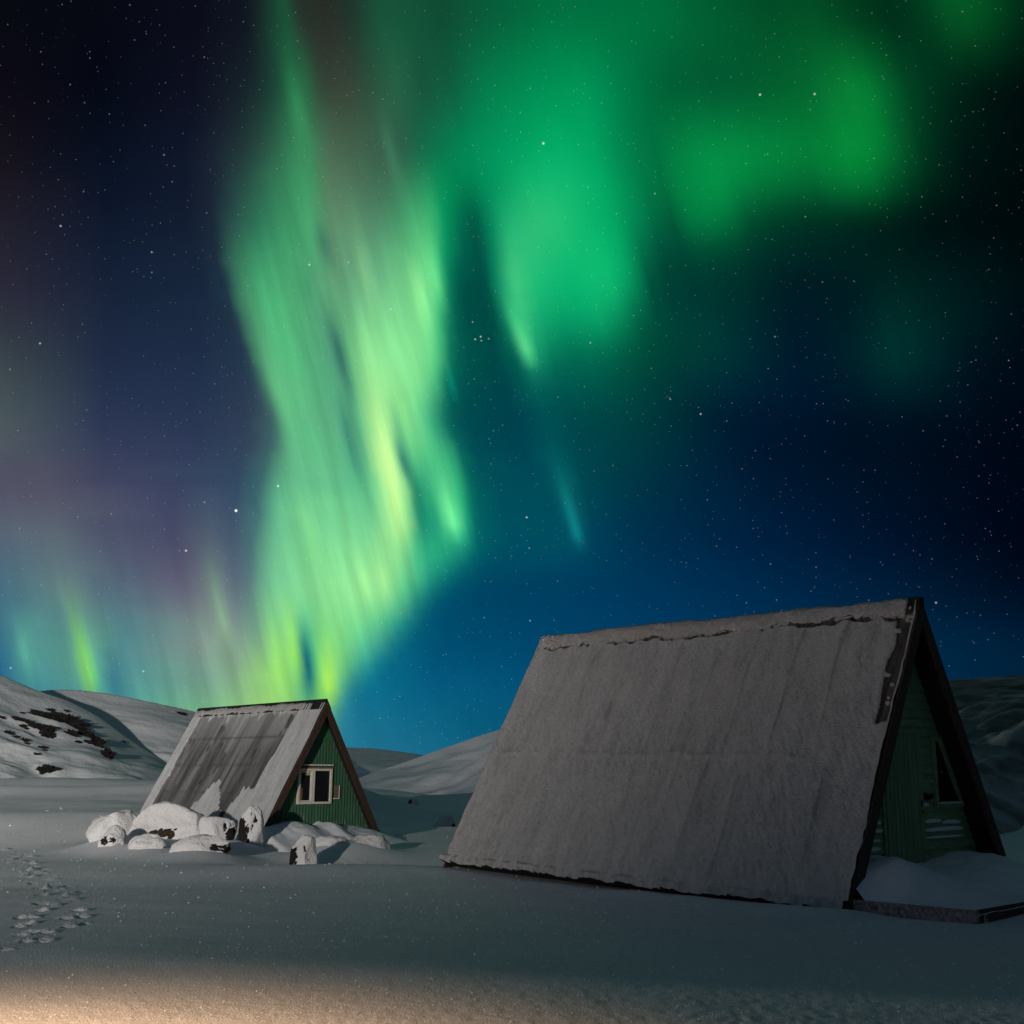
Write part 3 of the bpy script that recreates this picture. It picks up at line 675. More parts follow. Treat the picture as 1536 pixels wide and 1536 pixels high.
# ---- the big cabin --------------------------------------------------------------------------------
D = BIG
big = empty('a_frame_cabin', (*D['loc'], D['z0']), D['yaw'] - math.pi / 2)
big.rotation_mode = 'XYZ'; big.rotation_euler = root_mat(D).to_euler()
tag(big, 'large snow crusted A-frame cabin with green plank gable, nearest on the right', 'cabin')
Tb = (D['h'] + 0.02) / math.sin(D['slope'])
SEAMS = [(1.15, 0.0, 0.55), (1.95, 0.05, 0.53), (2.85, 0.05, 0.55), (3.6, 0.12, 0.95), (4.5, 0.1, 0.6), (5.7, 0.08, 0.45), (6.6, 0.1, 0.5), (2.3, 0.55, 0.98), (3.05, 0.5, 1.0), (0.8, 0.56, 0.9), (4.1, 0.58, 0.98)]
def big_disp(U, T_):
    f = T_ / Tb
    z = 0.022 * fbm(U * 1.3 + T_ * 0.1, T_ * 0.35, 0, 2, 61) + 0.010 * fbm(U * 4.5 + T_ * 0.8, T_ * 1.1, 0, 2, 62)
    z = z + 0.013 * fbm(U * 15 + T_ * 7, T_ * 5.5, 0, 2, 63) * (0.45 + 0.55 * sm((f - 0.25) / 0.35))
    for k, (u0, t0, t1) in enumerate(SEAMS):
        c = u0 + 0.025 * vnoise(T_ * 0.9, k, 0, 64) + (T_ - 2.4) * 0.02
        m_ = sm((f - t0) / 0.06) * sm((t1 - f) / 0.06) * (0.65 + 0.35 * vnoise(T_ * 1.5, k, 0, 65))
        s_ = (U - c)
        z = z + 0.075 * m_ * np.where(s_ > 0, np.exp(-s_ / 0.13), np.exp(-(s_ / 0.016) ** 2))
    # lap line with frozen drips at mid height
    lap = 0.545 + 0.004 * vnoise(U * 3, 0, 0, 66)
    z = z + 0.035 * np.exp(-((f - lap) / 0.010) ** 2) * (0.5 + 0.9 * np.clip(vnoise(U * 6, 0, 0, 67), -0.5, 1)) * sm((U - 1.0) / 0.5)
    # knobs
    rk = random.Random(5)
    for _ in range(26):
        a, b_, r_ = rk.uniform(0.3, 8.2), rk.uniform(0.25, 5.0), rk.uniform(0.03, 0.07)
        z = z + rk.uniform(0.01, 0.03) * np.exp(-((U - a) ** 2 + ((T_ - b_) * 0.7) ** 2) / r_ ** 2)
    # ragged clumps on the lower edge and rolled verges
    z = z + 0.10 * sm((f - 0.965) / 0.02) * (0.4 + np.clip(fbm(U * 7, T_ * 5, 0, 2, 68), -0.4, 1))
    ve = np.exp(-U / 0.10); z = z + 0.03 * ve * (0.6 + fbm(T_ * 3, U * 3, 0, 2, 69))
    fe = np.exp(-(D0L - U) / 0.12); z = z + 0.035 * fe
    z = z + 0.055
    # the crust stops short under the ridge cap and thins at the scoured verge
    z = z - 0.055 * big_bare(U, T_)
    return z
D0L = D['L']
def big_bare(U, T_):
    n = fbm(U * 9, T_ * 9, 0, 3, 71)
    rid = sm((0.335 - T_ + 0.05 * vnoise(U * 5, 4, 0, 75)) / 0.05) * sm((T_ - 0.20 + 0.06 * vnoise(U * 7, 0, 0, 70)) / 0.05)
    rid = rid * sm((vnoise(U * 1.3, 0, 0, 72) + 0.85 + 0.5 * n) / 0.35)
    v = sm((0.34 - U + 0.10 * vnoise(T_ * 2.6, 0, 0, 73)) / 0.05) * sm((U - 0.03) / 0.03) * sm((2.3 - T_) / 0.2) * sm((vnoise(T_ * 2.1, 3, 0, 74) + 0.32 + 0.9 * n) / 0.5)
    return np.clip(rid + v, 0, 1)
def zero(U, T_): return np.zeros_like(U)
roof_half(D, -1, 'roof_slope', big, M['roof_crust'], big_disp, big_bare, 640, 330, -0.02, 0.10, M['black'])
roof_half(D, 1, 'roof_slope', big, M['roof_crust'], lambda U, T_: 0.05 + 0.03 * fbm(U, T_, 0, 3, 77), zero, 90, 50, -0.05, 0.10, M['black'])
# ridge cap: rounded roll of frozen snow along the ridge
def ridge_cap(D, parent, mat, rad, y0, y1, seed, drop):
    y = np.linspace(y0, y1, 260); th = np.linspace(-1.0, 1.0, 15)
    Y, TH = np.meshgrid(y, th, indexing='ij')
    a = D['slope']
    s_ = np.abs(TH) * drop * (1 + 0.22 * fbm(Y * 6, TH * 2, 0, 3, seed) * (np.abs(TH) > 0.6))
    lift = rad * (1 - np.abs(TH) ** 4 * 0.55) + 0.012 * fbm(Y * 9, TH * 5, 0, 3, seed + 1) + 0.02 * vnoise(Y * 1.5, 0, 0, seed + 2)
    sg = np.sign(TH)
    nrm = np.where(np.abs(TH)[..., None] < 0.2, np.array([0, 0, 1.0]) + 0 * TH[..., None], 0)
    Xp = sg * s_ * math.cos(a) + np.sin(np.clip(TH * 2.5, -1, 1) * math.pi / 2) * math.sin(a) * lift
    Zp = D['h'] - s_ * math.sin(a) + lift * (math.cos(a) + (1 - math.cos(a)) * np.clip(1 - np.abs(TH) * 2.5, 0, 1))
    P = np.stack([Xp, Y, Zp], -1)
    inner = np.stack([Xp * 0.86, Y, Zp - 0.10], -1)
    P2 = np.concatenate([P, inner[:, ::-1], P[:, :1]], 1)
    e = (np.minimum(Y - y0, y1 - Y))
    o = link('ridge_cap', grid_mesh('ridge_cap', P2, flip=False), mat, parent)
    # close the two ends
    bm = bmesh.new(); bm.from_mesh(o.data); bmesh.ops.remove_doubles(bm, verts=bm.verts, dist=1e-5)
    bmesh.ops.holes_fill(bm, edges=[e for e in bm.edges if e.is_boundary], sides=0)
    bmesh.ops.recalc_face_normals(bm, faces=bm.faces); bm.to_mesh(o.data); bm.free()
    return o
M['cap_snow'] = snow('ridge_snow', 24, 0.5, 0.02, (0.50, 0.46, 0.43), 9, 0.7)
ridge_cap(D, big, M['cap_snow'], 0.07, 0.16, D['L'] - 0.02, 81, 0.225)
for sd in (-1, 1):
    bargeboard(D, sd, big, M['brown'], -0.035, 0.0, 0.20, -0.25, -0.03)
    bargeboard(D, sd, big, M['brown'], D['L'], D['L'] + 0.035, 0.20, -0.25, 0.0)
# ridge end plate (bare dark end of the ridge)
box('ridge_end', (-0.075, -0.05, D['h'] - 0.09), (0.075, 0.155, D['h'] + 0.075), M['black'], big, 0.02)
# gable wall: lapped planks
def half_at(D, z, inset):   # half width of the gable opening at height z
    return max(0.0, (D['h'] - z) / math.tan(D['slope']) - inset)
bm = bmesh.new(); k = 0; z = -0.2; y_ = D['rec']
ins = 0.12
while z < D['h'] - 0.55:
    z1 = min(z + 0.142, D['h'] - 0.5); a0, a1 = half_at(D, z, ins), half_at(D, z1, ins)
    jit = 0.004 * math.sin(k * 2.7)
    for s0, s1 in ((z, z1),):
        vs = [(-a0, y_ - 0.034 + jit, s0), (a0, y_ - 0.034 + jit, s0), (a1, y_ - 0.008, s1), (-a1, y_ - 0.008, s1)]
        bk = [(-a0, y_ + 0.06, s0), (a0, y_ + 0.06, s0), (a1, y_ + 0.06, s1), (-a1, y_ + 0.06, s1)]
        V = [bm.verts.new(p) for p in vs + bk]
        for f in ((0, 1, 2, 3), (5, 4, 7, 6), (1, 0, 4, 5), (3, 2, 6, 7), (0, 3, 7, 4), (2, 1, 5, 6)): bm.faces.new([V[i] for i in f])
    z = z1; k += 1
link('gable_wall', bm_mesh('gable_wall', bm), M['green_wood'], big)
zt = z
prism('gable_board', [(-half_at(D, zt, ins), y_ - 0.03, zt + 0.004), (half_at(D, zt, ins), y_ - 0.03, zt + 0.004), (0, y_ - 0.03, D['h'] - ins * math.tan(D['slope']))], (0, 0.05, 0), M['green_door'], big)
prism('back_wall', [(-half_at(D, -0.2, 0.1), D['L'] - 0.3, -0.2), (half_at(D, -0.2, 0.1), D['L'] - 0.3, -0.2), (0, D['L'] - 0.3, D['h'] - 0.25)], (0, 0.08, 0), M['green_wood'], big)
# door of vertical boards
dx1, dz1 = on_gable(D, 1367, 1102); dx2, _ = on_gable(D, 1387, 1292); dxr = (dx1 + dx2) / 2
xl = (on_gable(D, 1320, 1172)[0] + on_gable(D, 1329, 1282)[0]) / 2
nb_ = 9; bw = (dxr - xl) / nb_
bm = bmesh.new()
for i in range(nb_):
    add_box(bm, (xl + i * bw + 0.004, y_ - 0.075, -0.1), (xl + (i + 1) * bw - 0.004, y_ - 0.04, dz1), 0.005)
add_box(bm, (xl, y_ - 0.055, -0.1), (dxr, y_ - 0.035, dz1 - 0.01))
door = link('door', bm_mesh('door', bm), M['green_door'], big)
hx, hz = on_gable(D, 1373, 1217)
bm = bmesh.new(); bmesh.ops.create_uvsphere(bm, u_segments=12, v_segments=8, radius=0.035, matrix=Matrix.Translation((dxr - 0.04, y_ - 0.125, hz)))
bmesh.ops.create_cone(bm, cap_ends=True, segments=10, radius1=0.014, radius2=0.014, depth=0.06, matrix=Matrix.Translation((dxr - 0.04, y_ - 0.095, hz)) @ Matrix.Rotation(math.pi / 2, 4, 'X'))
link('handle', bm_mesh('handle', bm, True), M['brass'], door)
lx, lz = on_gable(D, 1372, 1204)
box('latch', (dxr - 0.055, y_ - 0.088, lz - 0.05), (dxr - 0.03, y_ - 0.074, lz + 0.04), M['iron'], door, 0.003)
# door frame
bm = bmesh.new()
for a, b_ in (((xl - 0.07, y_ - 0.06, -0.1), (xl - 0.004, y_ - 0.03, dz1 + 0.07)), ((dxr + 0.004, y_ - 0.06, -0.1), (dxr + 0.06, y_ - 0.03, dz1 + 0.07)), ((xl - 0.004, y_ - 0.06, dz1 + 0.006), (dxr + 0.004, y_ - 0.03, dz1 + 0.07))):
    add_box(bm, a, b_, 0.004)
link('door_frame', bm_mesh('door_frame', bm), M['green_wood'], big)
# slanted window
A = on_gable(D, 1396, 1112); A2 = on_gable(D, 1403, 1203); B = on_gable(D, 1434, 1203); C = on_gable(D, 1403, 1111)
xw = (A[0] + A2[0]) / 2; zb_ = A2[1]; zt_ = A[1]; xr_ = B[0]; xt_ = C[0]
pane_pts = [(xw, zb_), (xr_, zb_), (xt_, zt_), (xw, zt_)]
def ring_frame(name, pts, wd, y0, y1, mat, parent):
    """mitred frame of width wd outside the polygon pts (x,z)"""
    n = len(pts); out = []
    ctr = Vector((sum(p[0] for p in pts) / n, sum(p[1] for p in pts) / n))
    for i in range(n):
        p, a, b_ = Vector(pts[i]), Vector(pts[i - 1]), Vector(pts[(i + 1) % n])
        d1, d2 = (p - a).normalized(), (b_ - p).normalized()
        n1, n2 = Vector((d1.y, -d1.x)), Vector((d2.y, -d2.x))
        bis = (n1 + n2).normalized(); out.append(p + bis * (wd / max(0.35, bis.dot(n1))))
    bm = bmesh.new()
    for i in range(n):
        j = (i + 1) % n
        q = [pts[i], pts[j], out[j], out[i]]
        add_prism(bm, [(x, y0, z) for x, z in q], (0, y1 - y0, 0))
    return link(name, bm_mesh(name, bm), mat, parent)
win = prism('window', [(x, y_ - 0.045, z) for x, z in pane_pts], (0, 0.03, 0), M['glass'], big)
ring_frame('window_frame', pane_pts, 0.085, y_ - 0.075, y_ - 0.02, M['green_wood'], win)
box('window_sill', (xw - 0.02, y_ - 0.11, zb_ - 0.022), (xr_ + 0.02, y_ - 0.074, zb_ + 0.004), M['frost'], win, 0.004)
ox, oz = on_gable(D, 1408, 1158)
bm = bmesh.new(); bmesh.ops.create_uvsphere(bm, u_segments=10, v_segments=6, radius=0.022, matrix=Matrix.Translation((ox, y_ - 0.05, oz)))
link('pane_dot', bm_mesh('pane_dot', bm, True), M['brass'], win)  # yellowish dot on the pane, set as a small ball
# black lamp bracket between door and window
fx, fz = on_gable(D, 1382, 1194)
bm = bmesh.new()
add_box(bm, (fx - 0.045, y_ - 0.09, fz - 0.05), (fx + 0.045, y_ - 0.03, fz + 0.05), 0.012)
bmesh.ops.create_cone(bm, cap_ends=True, segments=14, radius1=0.05, radius2=0.035, depth=0.10, matrix=Matrix.Translation((fx + 0.02, y_ - 0.13, fz - 0.01)) @ Matrix.Rotation(R(75), 4, 'X'))
link('wall_lamp', bm_mesh('wall_lamp', bm), M['iron'], big)

def blob(name, c, dims, mat, parent, seed, n=10, pw=2.4, amp=0.12):
    th = np.linspace(0, math.pi, n); ph = np.linspace(0, 2 * math.pi, 2 * n + 1)
    T_, Ph = np.meshgrid(th, ph, indexing='ij')
    v = np.stack([np.sin(T_) * np.cos(Ph), np.sin(T_) * np.sin(Ph), np.cos(T_)], -1)
    v = v / (np.sum(np.abs(v) ** pw, -1, keepdims=True) ** (1 / pw))
    d = 1 + amp * fbm(v[..., 0] * 1.8 + seed, v[..., 1] * 1.8, v[..., 2] * 1.8, 3, seed)
    P = v * d[..., None] * np.array(dims) + np.array(c)
    o = link(name, grid_mesh(name, P, flip=True), mat, parent)
    bm = bmesh.new(); bm.from_mesh(o.data); bmesh.ops.remove_doubles(bm, verts=bm.verts, dist=1e-5); bmesh.ops.recalc_face_normals(bm, faces=bm.faces); bm.to_mesh(o.data); bm.free()
    return o
# snow caught on the laps of the planks
for i, (x0, x1, py) in enumerate(((1311, 1316, 1206), (1307, 1316, 1219), (1303, 1318, 1234), (1299, 1321, 1247), (1297, 1318, 1262), (1293, 1316, 1275), (1383, 1409, 1232), (1411, 1438, 1233), (1383, 1445, 1245), (1382, 1443, 1257), (1378, 1390, 1207))):
    a = on_gable(D, x0, py); b_ = on_gable(D, x1, py)
    blob('snow_ledge', ((a[0] + b_[0]) / 2, y_ - 0.035, a[1]), (max(0.03, abs(b_[0] - a[0]) / 2), 0.020, 0.030 if i not in (9, 4) else 0.018), M['drift'], big, 100 + i, 9, 2.6, 0.25)

# ---- porch deck of the big cabin ------------------------------------------------------------------
RM = root_mat(BIG); RI = RM.inverted()
w = BIG['w']
deck = empty('porch_deck', tuple(RM @ Vector((0, 0, 0))), BIG['yaw'] - math.pi / 2)
tag(deck, 'reddish brown timber porch deck edge with frosted side, in front of the large cabin', 'deck')
bx0 = -w + 0.16
box('side_beam', (bx0 - 0.07, -1.72, -0.12), (bx0, 0.05, 0.155), M['frost_beam'], deck, 0.006)
box('front_beam', (bx0 + 0.003, -1.715, -0.12), (w - 0.2, -1.645, 0.150), M['brown'], deck, 0.006)
box('deck_boards', (bx0 + 0.003, -1.64, 0.05), (w - 0.2, 0.36, 0.12), M['brown'], deck, 0.0)
# pale carved mark on the front beam: an open ring with an inner tail
bm = bmesh.new()
mx_, mz_ = bx0 + 0.17, 0.04
def stroke(bm, pts, r_, y):
    for p, q in zip(pts[:-1], pts[1:]):
        p, q = Vector((p[0], y, p[1])), Vector((q[0], y, q[1])); d = q - p
        bmesh.ops.create_cone(bm, cap_ends=True, segments=8, radius1=r_, radius2=r_, depth=d.length * 1.15, matrix=Matrix.Translation((p + q) / 2) @ d.to_track_quat('Z', 'Y').to_matrix().to_4x4())
arc = [(mx_ + 0.036 * math.cos(a), mz_ + 0.052 * math.sin(a)) for a in np.linspace(R(50), R(315), 12)]
stroke(bm, arc, 0.0055, -1.717)
stroke(bm, [arc[-1], (mx_ + 0.032, mz_ + 0.0), (mx_ + 0.004, mz_ + 0.0)], 0.0055, -1.717)
link('carved_mark', bm_mesh('carved_mark', bm), M['frost'], deck)

# drift lying on the deck against the gable
def interp_px(pts, x):
    return np.interp(x, [p[0] for p in pts], [p[1] for p in pts])
prof = []
for px, py in ((1282, 1296), (1292, 1289), (1304, 1285), (1316, 1285), (1326, 1288), (1338, 1295), (1350, 1298), (1366, 1297), (1384, 1294), (1392, 1289), (1404, 1284), (1420, 1279), (1432, 1278), (1444, 1281), (1452, 1288), (1470, 1299), (1490, 1306), (1515, 1311)):
    prof.append(on_gable(BIG, px, py))
xs_ = np.linspace(-w + 0.02, w + 1.6, 150); ys_ = np.linspace(-1.72, 0.46, 90)
XX, YY = np.meshgrid(xs_, ys_, indexing='ij')
lim = np.where(YY < -0.05, bx0 - 0.01, -w + 0.36)
XX = lim + (XX - xs_[0]) * ((xs_[-1] - lim) / (xs_[-1] - xs_[0]))
gz = interp_px(prof, XX)
lf = sm((XX - bx0) / 0.75)
f = sm((YY + 1.72) / 2.05) * (lf + (1 - lf) * sm((YY + 0.25) / 0.4))
edge = 0.165 + 0.03 * sm((XX - 0.2) / 2.0)
ZZ = edge * (1 - f) + gz * f
hump = 0.08 * gauss(XX, YY, -1.6, -0.35, 0.35, 0.3) - 0.10 * gauss(XX, YY, -1.75, -0.85, 0.5, 0.16, 0.15) + 0.07 * gauss(XX, YY, 0.6, -0.5, 0.9, 0.3, 0.2) - 0.06 * gauss(XX, YY, 0.2, -1.2, 1.6, 0.2, 0.1) + 0.09 * gauss(XX, YY, 1.9, -1.5, 0.9, 0.5)
ZZ = ZZ + 1.7 * hump * sm((YY + 1.66) / 0.45) * sm((XX - bx0 - 0.04) / 0.3) + 0.022 * fbm(XX * 2.5, YY * 4.5, 0, 3, 91) + 0.05 * fbm(XX * 5, YY * 5, 0, 3, 92) * sm((YY - 0.28) / 0.12) * 0.6
# outside the deck's right end it runs down into the ground
ZZ = ZZ - 0.9 * sm((XX - w - 0.3) / 1.4)
ZZ = np.maximum(ZZ, 0.16 - 0.9 * sm((XX - w - 0.3) / 1.4)); ZZ[0, :] -= 0.02; ZZ[:, 0] -= 0.02
o = link('snow_drift', grid_mesh('snow_drift', np.stack([XX, YY, ZZ], -1)), M['drift'])
o.location = RM.translation; o.rotation_euler = RM.to_euler()
tag(o, 'shadowed snow drift heaped on the porch against the green door', 'snow drift')

# ---- the small cabin ------------------------------------------------------------------------------
D = SML
sml = empty('a_frame_cabin', (*D['loc'], D['z0'])); sml.rotation_euler = root_mat(D).to_euler()
tag(sml, 'small A-frame hut with corrugated grey roof and white framed window, behind the boulders', 'cabin')
Ts = (D['h'] + 0.0) / math.sin(D['slope']); Ls = D['L']
def s_corr(U, T_):
    return 0.016 * np.sin(U * 2 * math.pi / 0.115)
def s_frost(U, T_):
    """1 where frost hides the sheet"""
    u, f = 1 - U / Ls, T_ / Ts          # u: 0 far (left) .. 1 near (right)
    n = 0.020 * fbm(U * 6, T_ * 2, 0, 3, 121); n2 = 0.05 * fbm(U * 9, T_ * 1.2, 0, 3, 122)
    right = sm((u - (0.835 - 0.07 * f) + n * 0.25) / 0.012)
    left = sm((0.075 - u + n * 0.5) / 0.012)
    top = sm((0.105 + 0.02 * n2 - f + 1.2 * n2) / 0.10) * 0.75
    tri = sm((0.5 * (f - 0.52) - np.abs(u - (0.50 + 0.05 * (f - 0.5))) + n2 * 0.35) / 0.015) * sm((f - 0.52) / 0.02)
    tri2 = sm((f - 0.60 + n2 * 0.35) / 0.02) * sm((u - (0.715 - 0.22 * np.clip(f - 0.6, 0, 1)) + n * 0.5) / 0.012)
    return np.clip(np.maximum.reduce([right, left, top, tri, tri2]), 0, 1)
def s_rime(U, T_):
    f = T_ / Ts
    z = 0.42 * sm((0.45 - f) / 0.45) + 0.26 * sm((vnoise(U * 5.5, T_ * 0.35, 0, 127) - 0.1) / 0.5) * sm((0.95 - f) / 0.5) + 0.30 * sm((vnoise(U * 1.6, T_ * 0.5, 0, 128)) / 0.6) * sm((0.8 - f) / 0.3)
    for k in range(1, 5):     # darker lap lines across the sheets
        z = z * (1 - 0.8 * np.exp(-((f - k * 0.205 - 0.03) / 0.008) ** 2))
    sp_ = sm((fbm(U * 2.3, T_ * 1.1, 0, 3, 129) - 0.55) / 0.12)
    return np.clip(z * (1 - sp_), 0, 1)
def s_bare(U, T_):
    b_ = 1 - s_frost(U, T_)
    # dark scuffs
    return b_
def s_disp(U, T_):
    fr = s_frost(U, T_)
    z = s_corr(U, T_) * (1 - 0.75 * fr) + fr * (0.035 + 0.010 * fbm(U * 3, T_ * 0.9, 0, 3, 125)) 
    for k in range(1, 5):
        z = z + 0.012 * np.where((T_ / Ts) < k * 0.205 + 0.03, 1, 0) / 1.0 * 0.5
    seam = np.abs(((1 - U / Ls) - 0.90)) < 0.004
    return z + 0.02 * seam
roof_half(D, -1, 'roof_slope', sml, M['roof_sheet'], s_disp, s_bare, 620, 110, -0.1, 0.07, M['brown'], s_rime)
roof_half(D, 1, 'roof_slope', sml, M['roof_sheet'], s_corr, lambda U, T_: np.ones_like(U), 400, 12, -0.1, 0.07, M['brown'])
M['cap_grey'] = snow('ridge_frost', 24, 0.5, 0.02, (0.36, 0.35, 0.34), 6, 0.4)
ridge_cap(D, sml, M['cap_grey'], 0.085, 0.95, Ls - 0.02, 131, 0.22)
# dark gap under the snow on the ridge, and the bare near end of the ridge
bm = bmesh.new()
for sd in (-1, 1):
    a = D['slope']; n_ = Vector((sd * math.sin(a), 0, math.cos(a))); dn_ = Vector((sd * math.cos(a), 0, -math.sin(a)))
    top = Vector((0, 0.0, D['h'])) + n_ * 0.062
    P0 = top - dn_ * (top.x / dn_.x)
    add_prism(bm, [P0, P0 + dn_ * 0.31, P0 + dn_ * 0.31 - n_ * 0.02, P0 - n_ * 0.02 - dn_ * ((P0 - n_ * 0.02).x / dn_.x)], (0, Ls, 0))
link('ridge_flashing', bm_mesh('ridge_flashing', bm), M['black'], sml)
for sd in (-1, 1):
    bargeboard(D, sd, sml, M['brown'], -0.04, 0.0, 0.17, -0.3, -0.02)
    bargeboard(D, sd, sml, M['brown'], Ls, Ls + 0.04, 0.17, -0.3, 0.0)
    bargeboard(D, sd, sml, M['black'], 0.01, D['rec'] - 0.02, 0.04, -0.3, 0.072, 'soffit')
# gable of corrugated green sheet
y_ = D['rec']; ins = 0.085
def corr_tri(name, zlo, zhi, y0, parent, mat):
    aw = half_at(D, zlo, ins); xs2 = np.linspace(-aw, aw, 360); zz = np.linspace(0, 1, 14)
    Xg, K = np.meshgrid(xs2, zz, indexing='ij')
    top = np.minimum(zhi, D['h'] - (np.abs(Xg) + ins) * math.tan(D['slope']))
    top = np.maximum(top, zlo)
    P = np.stack([Xg, y0 + 0.0055 * np.sin(Xg * 2 * math.pi / 0.095), zlo + (top - zlo) * K], -1)
    return link(name, grid_mesh(name, P), mat, parent)
m, t, b = material('green_sheet_with_rime')
n1 = noise(t, 2.0, 4, mapping=(4, 4, 0.5)); n2 = noise(t, 7, 4, mapping=(3, 1, 0.35))
gcol = ramp(t, n1.outputs[0], [(0.3, (0.040, 0.108, 0.058)), (0.7, (0.060, 0.150, 0.086))])
tcg = t.nodes.new('ShaderNodeTexCoord'); sg = t.nodes.new('ShaderNodeSeparateXYZ'); t.links.new(tcg.outputs['Object'], sg.inputs[0])
mr = t.nodes.new('ShaderNodeMapRange'); mr.inputs[1].default_value = 1.15; mr.inputs[2].default_value = 0.25; mr.inputs[3].default_value = -0.02; mr.inputs[4].default_value = 0.16; t.links.new(sg.outputs[2], mr.inputs[0])
ad = t.nodes.new('ShaderNodeMath'); ad.operation = 'ADD'; t.links.new(n2.outputs[0], ad.inputs[0]); t.links.new(mr.outputs[0], ad.inputs[1])
fz_ = ramp(t, ad.outputs[0], [(0.66, (0, 0, 0)), (0.80, (0.55, 0.55, 0.55))])
mx = t.nodes.new('ShaderNodeMix'); mx.data_type = 'RGBA'; t.links.new(fz_, mx.inputs[0]); t.links.new(gcol, mx.inputs[6]); mx.inputs[7].default_value = (0.45, 0.55, 0.5, 1)
t.links.new(mx.outputs[2], b.inputs['Base Color']); b.inputs['Roughness'].default_value = 0.55; b.inputs['Specular IOR Level'].default_value = 0.25
M['green_rime'] = m
zs = on_gable(D, 483, 1109)[1]
corr_tri('gable_wall', -0.2, zs, y_, sml, M['green_rime'])
aw = half_at(D, zs, ins)
prism('gable_board', [(-aw, y_ - 0.022, zs + 0.003), (aw, y_ - 0.022, zs + 0.003), (0, y_ - 0.022, D['h'] - ins * math.tan(D['slope']))], (0, 0.04, 0), M['green_metal'], sml)
box('seam_strip', (-aw, y_ - 0.03, zs - 0.03), (aw, y_ - 0.013, zs), M['green_metal'], sml, 0.0)
prism('back_wall', [(-half_at(D, -0.2, 0.1), Ls - 0.3, -0.2), (half_at(D, -0.2, 0.1), Ls - 0.3, -0.2), (0, Ls - 0.3, D['h'] - 0.25)], (0, 0.06, 0), M['green_metal'], sml)
# window
def gpt(px, py): return on_gable(D, px, py, 0.06)
wl, wr = gpt(446, 1206)[0], gpt(497, 1206)[0]
wb = gpt(471, 1206)[1]; wt_ = gpt(471, 1153)[1]
fw = 0.055
xm0, xm1 = gpt(468, 1180)[0], gpt(472, 1180)[0]
win = box('window', (wl + 0.02, y_ - 0.012, wb + 0.02), (wr - 0.02, y_ + 0.03, wt_ - 0.02), M['glass'], sml, 0.0)
# hide the corrugation crests behind a backing tray
ring_frame('window_frame', [(wl + fw, wb + fw), (wr - fw, wb + fw), (wr - fw, wt_ - fw), (wl + fw, wt_ - fw)], fw, y_ - 0.06, y_ + 0.01, M['white'], win)
box('mullion', (xm0 - 0.01, y_ - 0.055, wb + fw), (xm1 + 0.01, y_ - 0.012, wt_ - fw), M['white'], win, 0.004)
ring_frame('sash', [(wl + fw + 0.035, wb + fw + 0.04), (xm0 - 0.035, wb + fw + 0.04), (xm0 - 0.035, wt_ - fw - 0.045), (wl + fw + 0.035, wt_ - fw - 0.045)], 0.034, y_ - 0.045, y_ - 0.012, M['white'], win)
box('window_head', (wl - 0.01, y_ - 0.066, wt_ + 0.003), (wr + 0.01, y_ - 0.015, wt_ + 0.028), M['red'], win, 0.004)
box('drip_cap', (gpt(455, 1147)[0], y_ - 0.075, gpt(471, 1148.5)[1]), (gpt(500, 1147)[0], y_ - 0.012, gpt(471, 1146.5)[1]), M['frost'], win, 0.004)
box('curtain', (wl + fw + 0.04, y_ - 0.020, wb + fw + 0.045), (wl + fw + 0.04 + 0.075, y_ - 0.0125, wb + 0.46 * (wt_ - wb)), M['orange'], win, 0.0)
box('paper_notice', (xm0 - 0.20, y_ - 0.020, wt_ - fw - 0.115), (xm0 - 0.06, y_ - 0.0125, wt_ - fw - 0.05), M['yellow'], win, 0.0)
# narrow wooden plate beside the window
ax, az_ = gpt(503.5, 1178); bx, bz_ = gpt(508.5, 1197)
plate = box('wall_plate', (ax, y_ - 0.045, bz_), (bx, y_ - 0.012, az_), M['wood'], sml, 0.003)
bm = bmesh.new()
add_box(bm, (bx + 0.001, y_ - 0.05, bz_ - 0.025), (bx + 0.025, y_ - 0.012, az_ + 0.0), 0.003)
add_box(bm, (ax - 0.03, y_ - 0.05, bz_ - 0.025), (bx, y_ - 0.012, bz_ - 0.002), 0.003)
link('plate_edge', bm_mesh('plate_edge', bm), M['frost'], plate)

# drift along the small gable
RS = root_mat(SML)
prof = [on_gable(SML, px, py, 0.05) for px, py in ((396, 1240), (407, 1237), (420, 1234), (432, 1232), (444, 1234), (456, 1239), (464, 1240), (472, 1235), (479, 1231), (486, 1233), (494, 1239), (502, 1241), (516, 1239), (530, 1239), (545, 1243), (556, 1248), (566, 1253), (578, 1257))]
xs_ = np.linspace(-SML['w'] - 0.5, SML['w'] + 0.6, 130); ys_ = np.linspace(-2.6, 0.24, 80)
XX, YY = np.meshgrid(xs_, ys_, indexing='ij')
gz = interp_px(prof, XX)
Wp = np.array(RS.to_3x3()); tr = np.array(RS.translation)
wx = Wp[0, 0] * XX + Wp[0, 1] * YY + tr[0]; wy = Wp[1, 0] * XX + Wp[1, 1] * YY + tr[1]
f = sm((YY + 2.6) / 2.55); f = f ** 1.4
gnd = zg(wx, wy)
ZZ = (gnd - 0.10) * (1 - f) + gz * f + 0.03 * fbm(XX * 2.2, YY * 2.2, 0, 3, 141) * f
ed = sm((XX + SML['w'] + 0.5) / 0.5) * sm((SML['w'] + 0.6 - XX) / 0.5)
ZZ = ZZ * ed + (gnd - 0.15) * (1 - ed)
o = link('snow_drift', grid_mesh('snow_drift', np.stack([XX, YY, ZZ], -1)), M['drift'])
o.location = RS.translation; o.rotation_euler = RS.to_euler()
tag(o, 'snow drift with a small peak banked under the white framed window', 'snow drift')

